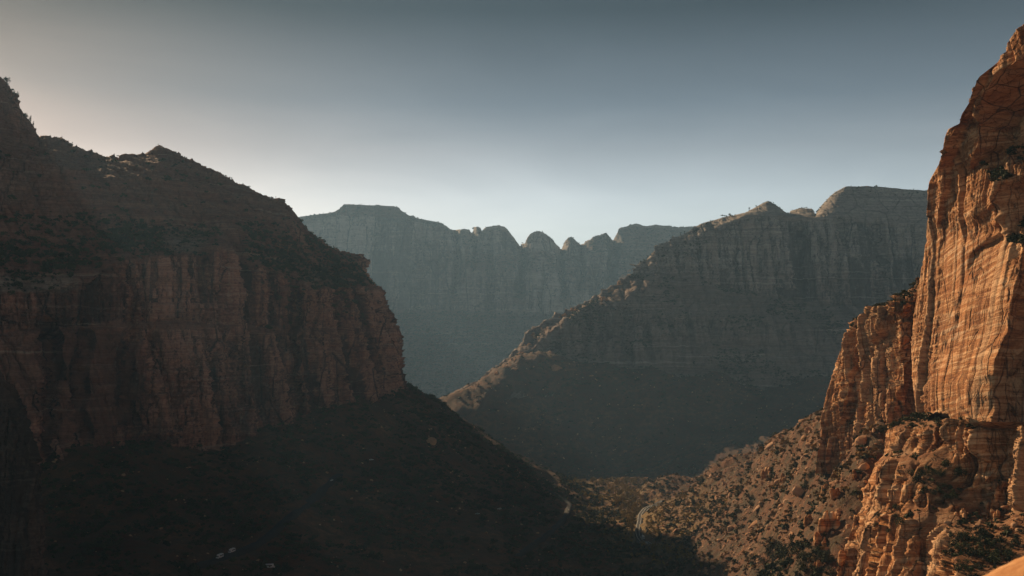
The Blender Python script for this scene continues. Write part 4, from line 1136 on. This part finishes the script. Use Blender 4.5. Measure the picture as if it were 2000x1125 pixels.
grove("cottonwood_tree", COTTON, [(1195,965),(1225,950),(1262,985),(1240,1040),(1290,1075),(1262,1080),(1215,1015)], 46, (4, 8), "yellow cottonwood on the sunlit valley floor beside the road", "tree", "cottonwoods by the road")
grove("cottonwood_tree", COTTON, [(1120,940),(1180,938),(1260,942),(1245,955),(1190,952)], 22, (3.5, 7), "yellow green cottonwood at the far end of the valley floor", "tree", "cottonwoods at the canyon mouth")
grove("cottonwood_tree", COTTON, [(1290,1075),(1340,1078),(1400,1105),(1380,1116),(1320,1100)], 14, (4, 8), "golden bush at the edge of the valley shadow under the right talus", "bush", "golden bushes at the shadow edge")
def crest_hit(px, py):
    """the crest point under a skyline pixel"""
    for k in range(0, 40):
        h = hit(px, py+k)
        if h is not None: return h
    return None
for x, y, r, lab in ((50, 228, 7, "lone pine leaning from the steep left skyline"), (58, 236, 6, "round pine beside the leaning pine on the left skyline"), (66, 246, 5, "lowest small pine on the steep left skyline"), (14, 158, 9, "dark bushy pine on the topmost left summit"), (28, 180, 6, "pine just below the topmost left summit"), (36, 192, 5, "second pine below the topmost left summit"), (452, 352, 4, "bushy tree on the left ridge where it dips to the right"), (476, 358, 3, "wind-bent tree at the end of the left ridge top")):
    h = crest_hit(x, y)
    if h: tree("pine_tree", PINETREE if r < 7 else JUNIPER, h + Vector((0, 0, -0.5)), 0.72*r*h.y/FPX, lab, "tree", "skyline trees")

# ------------------------------------------------------------------ boulders and outcrops
def boulder(x, y, rpx, label, squash=0.8, rotz=None, k=None, tilt=0.0, group=None, long=1.0):
    h = hit(x, y)
    if h is None: return
    r = rpx*h.y/FPX
    o = link(bpy.data.objects.new("boulder", ROCKS[k if k is not None else random.randrange(len(ROCKS))]))
    o.location = h + Vector((0, 0.5*r, 0.25*r)); o.scale = (r*long, r, r*squash)
    o.rotation_euler = (random.uniform(-.3, .3), tilt, random.uniform(0, 6.28) if rotz is None else rotz)
    tag(o, label, "boulder", group)
    if group: SINGLES.append((o, x, y, "small pale boulder" if rpx < 3.2 else "pale boulder" if rpx < 5 else "large pale boulder"))
for a in ((845, 864, 12, "big pinkish boulder alone on the shaded slope under the left cliff corner", 1.0, 0.4, 0),
          (1087, 722, 13, "big pale boulder alone high on the middle mountain slope", 0.8, 0.2, 1),
          (1565, 962, 17, "largest pale boulder on the sunlit right talus", 0.9, 0.5, 2),
          (1427, 1034, 8, "upright reddish boulder low on the sunlit right talus", 1.2, 0.1, 3),
          (1391, 1036, 5, "small bright boulder left of the upright reddish one", 0.9, 0.8, 4),
          (1404, 1056, 6, "pale rounded boulder below the upright reddish one", 0.6, 0.3, 5),
          (1325, 1058, 6, "pale boulder near the valley road on the lower talus", 0.7, 0.9, 0),
          (1545, 866, 6, "pale boulder near the crest of the right talus", 0.8, 0.9, 1),
          (1602, 862, 6, "blocky boulder under the fluted pinnacles", 0.8, 0.2, 2),
          (1130, 745, 4, "small pale boulder below the middle mountain cliff", 0.8, 0.3, 4),
          (1155, 735, 5, "flat pale boulder right of the big one on the middle slope", 0.5, 0.3, 5),
          (1222, 880, 6, "reddish outcrop boulder glinting low on the middle slope", 0.7, 1.0, 3)):
    boulder(*a)
for x, y, r, lab, rz in ((1502, 872, 9, "long pale slab tilted near the talus crest", 0.6), (1576, 884, 9, "long leaning slab in mid talus below the pinnacles", 0.5), (1478, 992, 9, "bright leaning slab in the middle of the talus", 0.6), (1472, 1026, 10, "long bright slab low on the talus above the gully", 0.4), (1552, 918, 7, "short tilted slab above the largest boulder", 0.7)):
    boulder(x, y, r, lab, 0.3, rz, 2, -0.6, None, 1.4)
n = 0
while n < 110:
    x, y = random.uniform(1290, 1720), random.uniform(830, 1100)
    if not in_poly([(1290,1010),(1400,935),(1500,890),(1610,825),(1720,845),(1690,930),(1600,1000),(1500,1060),(1400,1090),(1310,1060)], x, y): continue
    n += 1
    boulder(x, y, 2.2+4.0*random.random()**2.5, "fallen sandstone boulder among the scrub of the sunlit right talus", random.uniform(.5, 1.0), group="boulders on the right talus")
n = 0
while n < 40:
    x, y = random.uniform(1850, 1995), random.uniform(940, 1115)
    n += 1
    boulder(x, y, 3+6*random.random()**2, "fallen block in the shaded hollow below the alcove", random.uniform(.5, 1.0), group="blocks below the alcove")

def outcrop_mesh(seed, n=9, tall=1.6):
    rs = np.random.default_rng(seed); V = []; F = []
    for k in range(n):
        src = ROCKS[rs.integers(len(ROCKS))]
        co = np.empty(len(src.vertices)*3, np.float32); src.vertices.foreach_get("co", co); co = co.reshape(-1, 3).copy()
        fi = np.empty(len(src.polygons)*3, np.int32); src.polygons.foreach_get("vertices", fi)
        th = rs.uniform(0, 6.28); s_ = np.array([rs.uniform(.3, .5), rs.uniform(.3, .5), rs.uniform(.5, 1.0)*tall*(0.6+0.4*(k < n/2))])
        co = co*s_; co = co @ np.array([[math.cos(th), math.sin(th), 0], [-math.sin(th), math.cos(th), 0], [0, 0, 1]])
        co += np.array([rs.normal(0, .5), rs.normal(0, .45), rs.uniform(0, .5)*tall])
        F.append(fi.reshape(-1, 3)+sum(len(v) for v in V)); V.append(co)
    V = np.concatenate(V); Fm = np.concatenate(F)
    return mesh_np("outcrop", V, Fm, M_RIGHT, attrs={a: np.full(len(V), v) for a, v in (("pale", .3), ("soil", 0), ("steep", 1), ("panel", .5))})
OUT = [outcrop_mesh(800+k) for k in range(4)]
for i, (x, y, r, lab) in enumerate(((1480, 925, 15, "left of two upright rock clusters on the upper talus"), (1505, 928, 13, "right of two upright rock clusters on the upper talus"), (1530, 938, 10, "small knobby outcrop beside the upright clusters"),
        (1612, 962, 12, "upright rock fins right of the largest boulder"), (1640, 968, 13, "row of rock fins above the gully"), (1625, 1030, 24, "tall blocky crag left of the broken lower cliffs"), (1598, 1062, 17, "lower crag at the foot of the tall blocky crag"), (1578, 1022, 12, "pointed outcrop on the ridge left of the tall crag"),
        (1650, 1095, 17, "jagged outcrop at the bottom beside the lower cliffs"), (1600, 1108, 11, "small dark outcrop in the gully"), (1668, 935, 11, "narrow outcrop between talus and lower cliffs"), (1905, 1085, 12, "broken rock pillar among the hollow junipers"), (1940, 1010, 14, "pale rock pillar under the alcove"), (1880, 1010, 13, "blocky pillar left of the alcove hollow"))):
    h = hit(x, y)
    if h is None: continue
    r *= h.y/FPX
    o = link(bpy.data.objects.new("rock_outcrop", OUT[i % 4])); o.location = h + Vector((0, .4*r, -.1*r)); o.scale = (r*.9, r*.9, r); o.rotation_euler = (0, 0, i*1.7)
    tag(o, lab, "rock outcrop", "outcrops on the right side")

# jagged rocks along the sunlit left spur of the middle mountain
SPUR = [(1228, 528, 8), (1212, 540, 9), (1203, 552, 8), (1190, 566, 10), (1174, 582, 9), (1120, 606, 9), (1098, 616, 9), (1078, 624, 9), (1062, 630, 8), (1048, 642, 9), (1038, 656, 10), (1026, 672, 9), (1014, 690, 10), (1000, 704, 8), (984, 716, 8), (966, 728, 7), (948, 740, 7), (930, 752, 6), (912, 762, 6), (896, 770, 5), (1000, 720, 6), (975, 742, 6), (950, 757, 5)]
WORDS = ("topmost", "second", "third", "fourth", "fifth", "sixth", "seventh", "eighth", "ninth", "tenth", "eleventh", "twelfth", "thirteenth", "fourteenth", "fifteenth", "sixteenth", "seventeenth", "eighteenth", "nineteenth", "twentieth", "twenty-first", "twenty-second", "lowest inner")
for i, (x, y, r) in enumerate(SPUR):
    h = crest_hit(x+5, y)
    if h is None: continue
    r *= h.y/FPX
    o = link(bpy.data.objects.new("rock_outcrop", OUT[(i*3+1) % 4])); o.location = h + Vector((0, .2*r, -.35*r)); o.scale = (r*random.uniform(.8, 1.2), r, r*random.uniform(.5, .9)); o.rotation_euler = (0, random.uniform(-.3, .3), i*2.3)
    tag(o, "jagged rock on the sunlit left spur of the middle mountain, %s from the top" % WORDS[i], "rock outcrop", "rocks on the sunlit spur")
# knobs of rock along the left skyline
M_KNOB = boulder_material("red_skyline_rock", (0.10, 0.05, 0.038), (0.20, 0.11, 0.08), (0.22, 0.15, 0.11))
KNOBS = [rock_mesh("skyline_rock_%d" % k, 560+k, M_KNOB) for k in range(4)]
for i, (x, y, r) in enumerate(((90, 266, 8), (118, 270, 10), (134, 280, 7), (168, 292, 6), (205, 306, 5), (262, 303, 5), (296, 294, 7), (314, 288, 9), (338, 297, 7), (380, 317, 5), (424, 340, 5), (505, 380, 5), (532, 390, 8), (548, 390, 9), (563, 400, 7), (604, 452, 6), (640, 478, 7), (668, 490, 7), (692, 500, 8), (712, 516, 8), (732, 560, 7))):
    h = crest_hit(x, y)
    if h is None: continue
    r *= h.y/FPX
    o = link(bpy.data.objects.new("skyline_boulder", KNOBS[i % 4])); o.location = h + Vector((0, .4*r, -.15*r)); o.scale = (r*random.uniform(.9, 1.3), r, r*random.uniform(.6, .95)); o.rotation_euler = (0, 0, i*1.9)
    tag(o, "dark rock knob on the left mountain skyline, %s from the left" % (("first",)+WORDS[1:])[i], "boulder", "rock knobs on the left skyline")

# ------------------------------------------------------------------ vehicles
def plain(name, c, rough_=0.4):
    t = NT(name); t.bsdf.inputs['Roughness'].default_value = rough_
    f = t.noise(t.pos, 3.0, 3, 0.5)
    return t.done(t.mix(f, tuple(.85*v for v in c), c))
M_WHITE, M_GLASS, M_TYRE = plain("white_paint", (0.80, 0.80, 0.78)), plain("dark_glass", (0.03, 0.035, 0.04), 0.1), plain("tyre_rubber", (0.03, 0.03, 0.03), 0.9)
def slab(z0, z1, l0, l1, w0, w1, x0=0.0, x1=0.0):
    V = [(sx*l0/2+x0, sy*w0/2, z0) for sx, sy in ((-1, -1), (1, -1), (1, 1), (-1, 1))] + [(sx*l1/2+x1, sy*w1/2, z1) for sx, sy in ((-1, -1), (1, -1), (1, 1), (-1, 1))]
    F = [(3, 2, 1, 0), (4, 5, 6, 7), (0, 1, 5, 4), (1, 2, 6, 5), (2, 3, 7, 6), (3, 0, 4, 7)]
    return V, F
def joined(name, parts, mat):
    V, F = [], []
    for v, f in parts:
        F += [tuple(i+len(V) for i in q) for q in f]; V += v
    return mesh_np(name, np.array(V), np.array(F), mat)
def wheel_mesh(r=0.36, w=0.26, n=14):
    V = []; 
    for s_ in (-w/2, w/2):
        V += [(r*math.cos(6.2832*k/n), s_, r*math.sin(6.2832*k/n)) for k in range(n)]
    V += [(0, -w/2, 0), (0, w/2, 0)]
    F = []
    for k in range(n):
        k2 = (k+1) % n
        F += [(k, k2, n+k2), (k, n+k2, n+k), (2*n, k2, k), (2*n+1, n+k, n+k2)]
    return mesh_np("wheel", np.array(V), np.array(F), M_TYRE)
WHEEL = wheel_mesh()
CAR = (joined("body", [slab(.3, .62, 4.5, 4.6, 1.75, 1.84), slab(.62, .95, 4.6, 4.3, 1.84, 1.7), slab(.95, 1.5, 2.7, 1.7, 1.62, 1.32, -.3, -.35)], M_WHITE),
       joined("window", [slab(1.0, 1.44, 2.74, 1.86, 1.5, 1.26, -.3, -.35), slab(1.0, 1.42, 2.3, 1.6, 1.66, 1.4, -.3, -.35)], M_GLASS), 1.4, .84)
VAN = (joined("body", [slab(.35, 1.2, 7.2, 7.2, 2.2, 2.3), slab(1.2, 2.9, 6.2, 5.9, 2.3, 2.1, -.5, -.55), slab(1.2, 1.9, 7.0, 6.2, 2.1, 1.9, 0, -.4)], M_WHITE),
       joined("window", [slab(1.5, 2.2, 4.6, 4.6, 2.33, 2.25, -.7, -.7), slab(1.3, 1.8, 7.05, 6.4, 1.9, 1.8, .02, -.3)], M_GLASS), 2.3, 1.0)
def vehicle(p, heading, kind, label, cat):
    body, win, wx, wy = kind
    e = link(bpy.data.objects.new("parked_van" if kind is VAN else "car", None)); e.location = p; e.rotation_euler = (0, 0, heading)
    link(bpy.data.objects.new("body", body), e); link(bpy.data.objects.new("window", win), e)
    for sx in (-1, 1):
        for sy in (-1, 1):
            w = link(bpy.data.objects.new("wheel", WHEEL), e); w.location = (sx*wx, sy*wy, .36)
    tag(e, label, cat)
def on_road(R, x, y, kind, label, cat, side=1.8):
    C_, Tn = R; qx, qy = proj(C_); k = int(np.argmin((qx-x)**2+(qy-y)**2))
    t = Tn[k]; p = C_[k] + np.array([-t[1], t[0], 0])*side + np.array([0, 0, 1.25])
    vehicle(Vector(p), math.atan2(t[1], t[0]), kind, label, cat)
on_road(ROAD_LIT, 1250, 1056, VAN, "white van on the sunlit valley road at the shadow edge", "van")
on_road(ROAD_LIT, 1266, 1063, CAR, "white car just behind the van on the sunlit road", "car", -1.8)
on_road(ROAD_SHADE, 424, 1092, VAN, "leftmost white van on the dark road at the bottom", "van")
on_road(ROAD_SHADE, 458, 1082, VAN, "white van right of the leftmost one on the dark road", "van", -1.8)
on_road(ROAD_SHADE, 645, 941, CAR, "lone white car at the top of the dark road", "car")
on_road(ROAD_BEND, 1108, 998, CAR, "white car on the dark bending road low in the valley", "car")
for x, y, k, lab, cat, hd in ((527, 1111, VAN, "long white van parked at the bottom of the shaded slope", "van", 0.1), (727, 899, CAR, "white car on the shaded slope below the cliff base", "car", 0.6), (933, 1004, CAR, "white car in the dark middle of the slope", "car", 0.2), (975, 994, CAR, "white car right of the one in the dark slope middle", "car", 0.3)):
    h = hit(x, y)
    if h: vehicle(h + Vector((0, 0, 0.5)), hd, k, lab, cat)

# ------------------------------------------------------------------ rounded rock at the photographer's feet
fx = np.linspace(1.2, 5.5, 120)[None]; fy = np.linspace(1.6, 7.5, 120)[:, None]
FX, FY = fx+0*fy, fy+0*fx
FZ = -1.055 + 0.50*(FX-1.975) - 0.25*(FY-4)**2 - 0.10*np.maximum(FX-2.4, 0)**2 + 0.05*fbm(FX*1.2, FY*1.2, FX*0, 4, seed=61) + 0.014*fbm(FX*7, FY*7, FX*0, 4, 0.6, seed=62) - 0.02*np.exp(-((FX*0.8-FY*0.45+0.2*fbm(FX, FY, FX*0, 3, seed=63)) % 0.55)/0.03)
fr = mesh_np("foreground_rock", np.stack([FX, FY, FZ], -1).reshape(-1, 3), grid_faces(120, 120), None, True)
t = NT("smooth_orange_sandstone"); f_ = t.noise(t.mapping((1, 1, 6)), 2.5, 6, 0.65); g_ = t.noise(t.pos, 14.0, 4, 0.6)
fr.materials.append(t.done(t.mix(t.ramp(g_, [(.3, .5), (.6, 0)]), t.ramp(f_, [(.35, (.40, .18, .07)), (.5, (.52, .26, .11)), (.68, (.56, .33, .17))]), (.28, .12, .05)), t.bump(g_, .01)))
sm = fr; tag(link(bpy.data.objects.new("foreground_rock", fr)), "smooth rounded orange sandstone in the bottom right corner", "rock")
single_out()
print("all", round(time.time()-T0, 1))
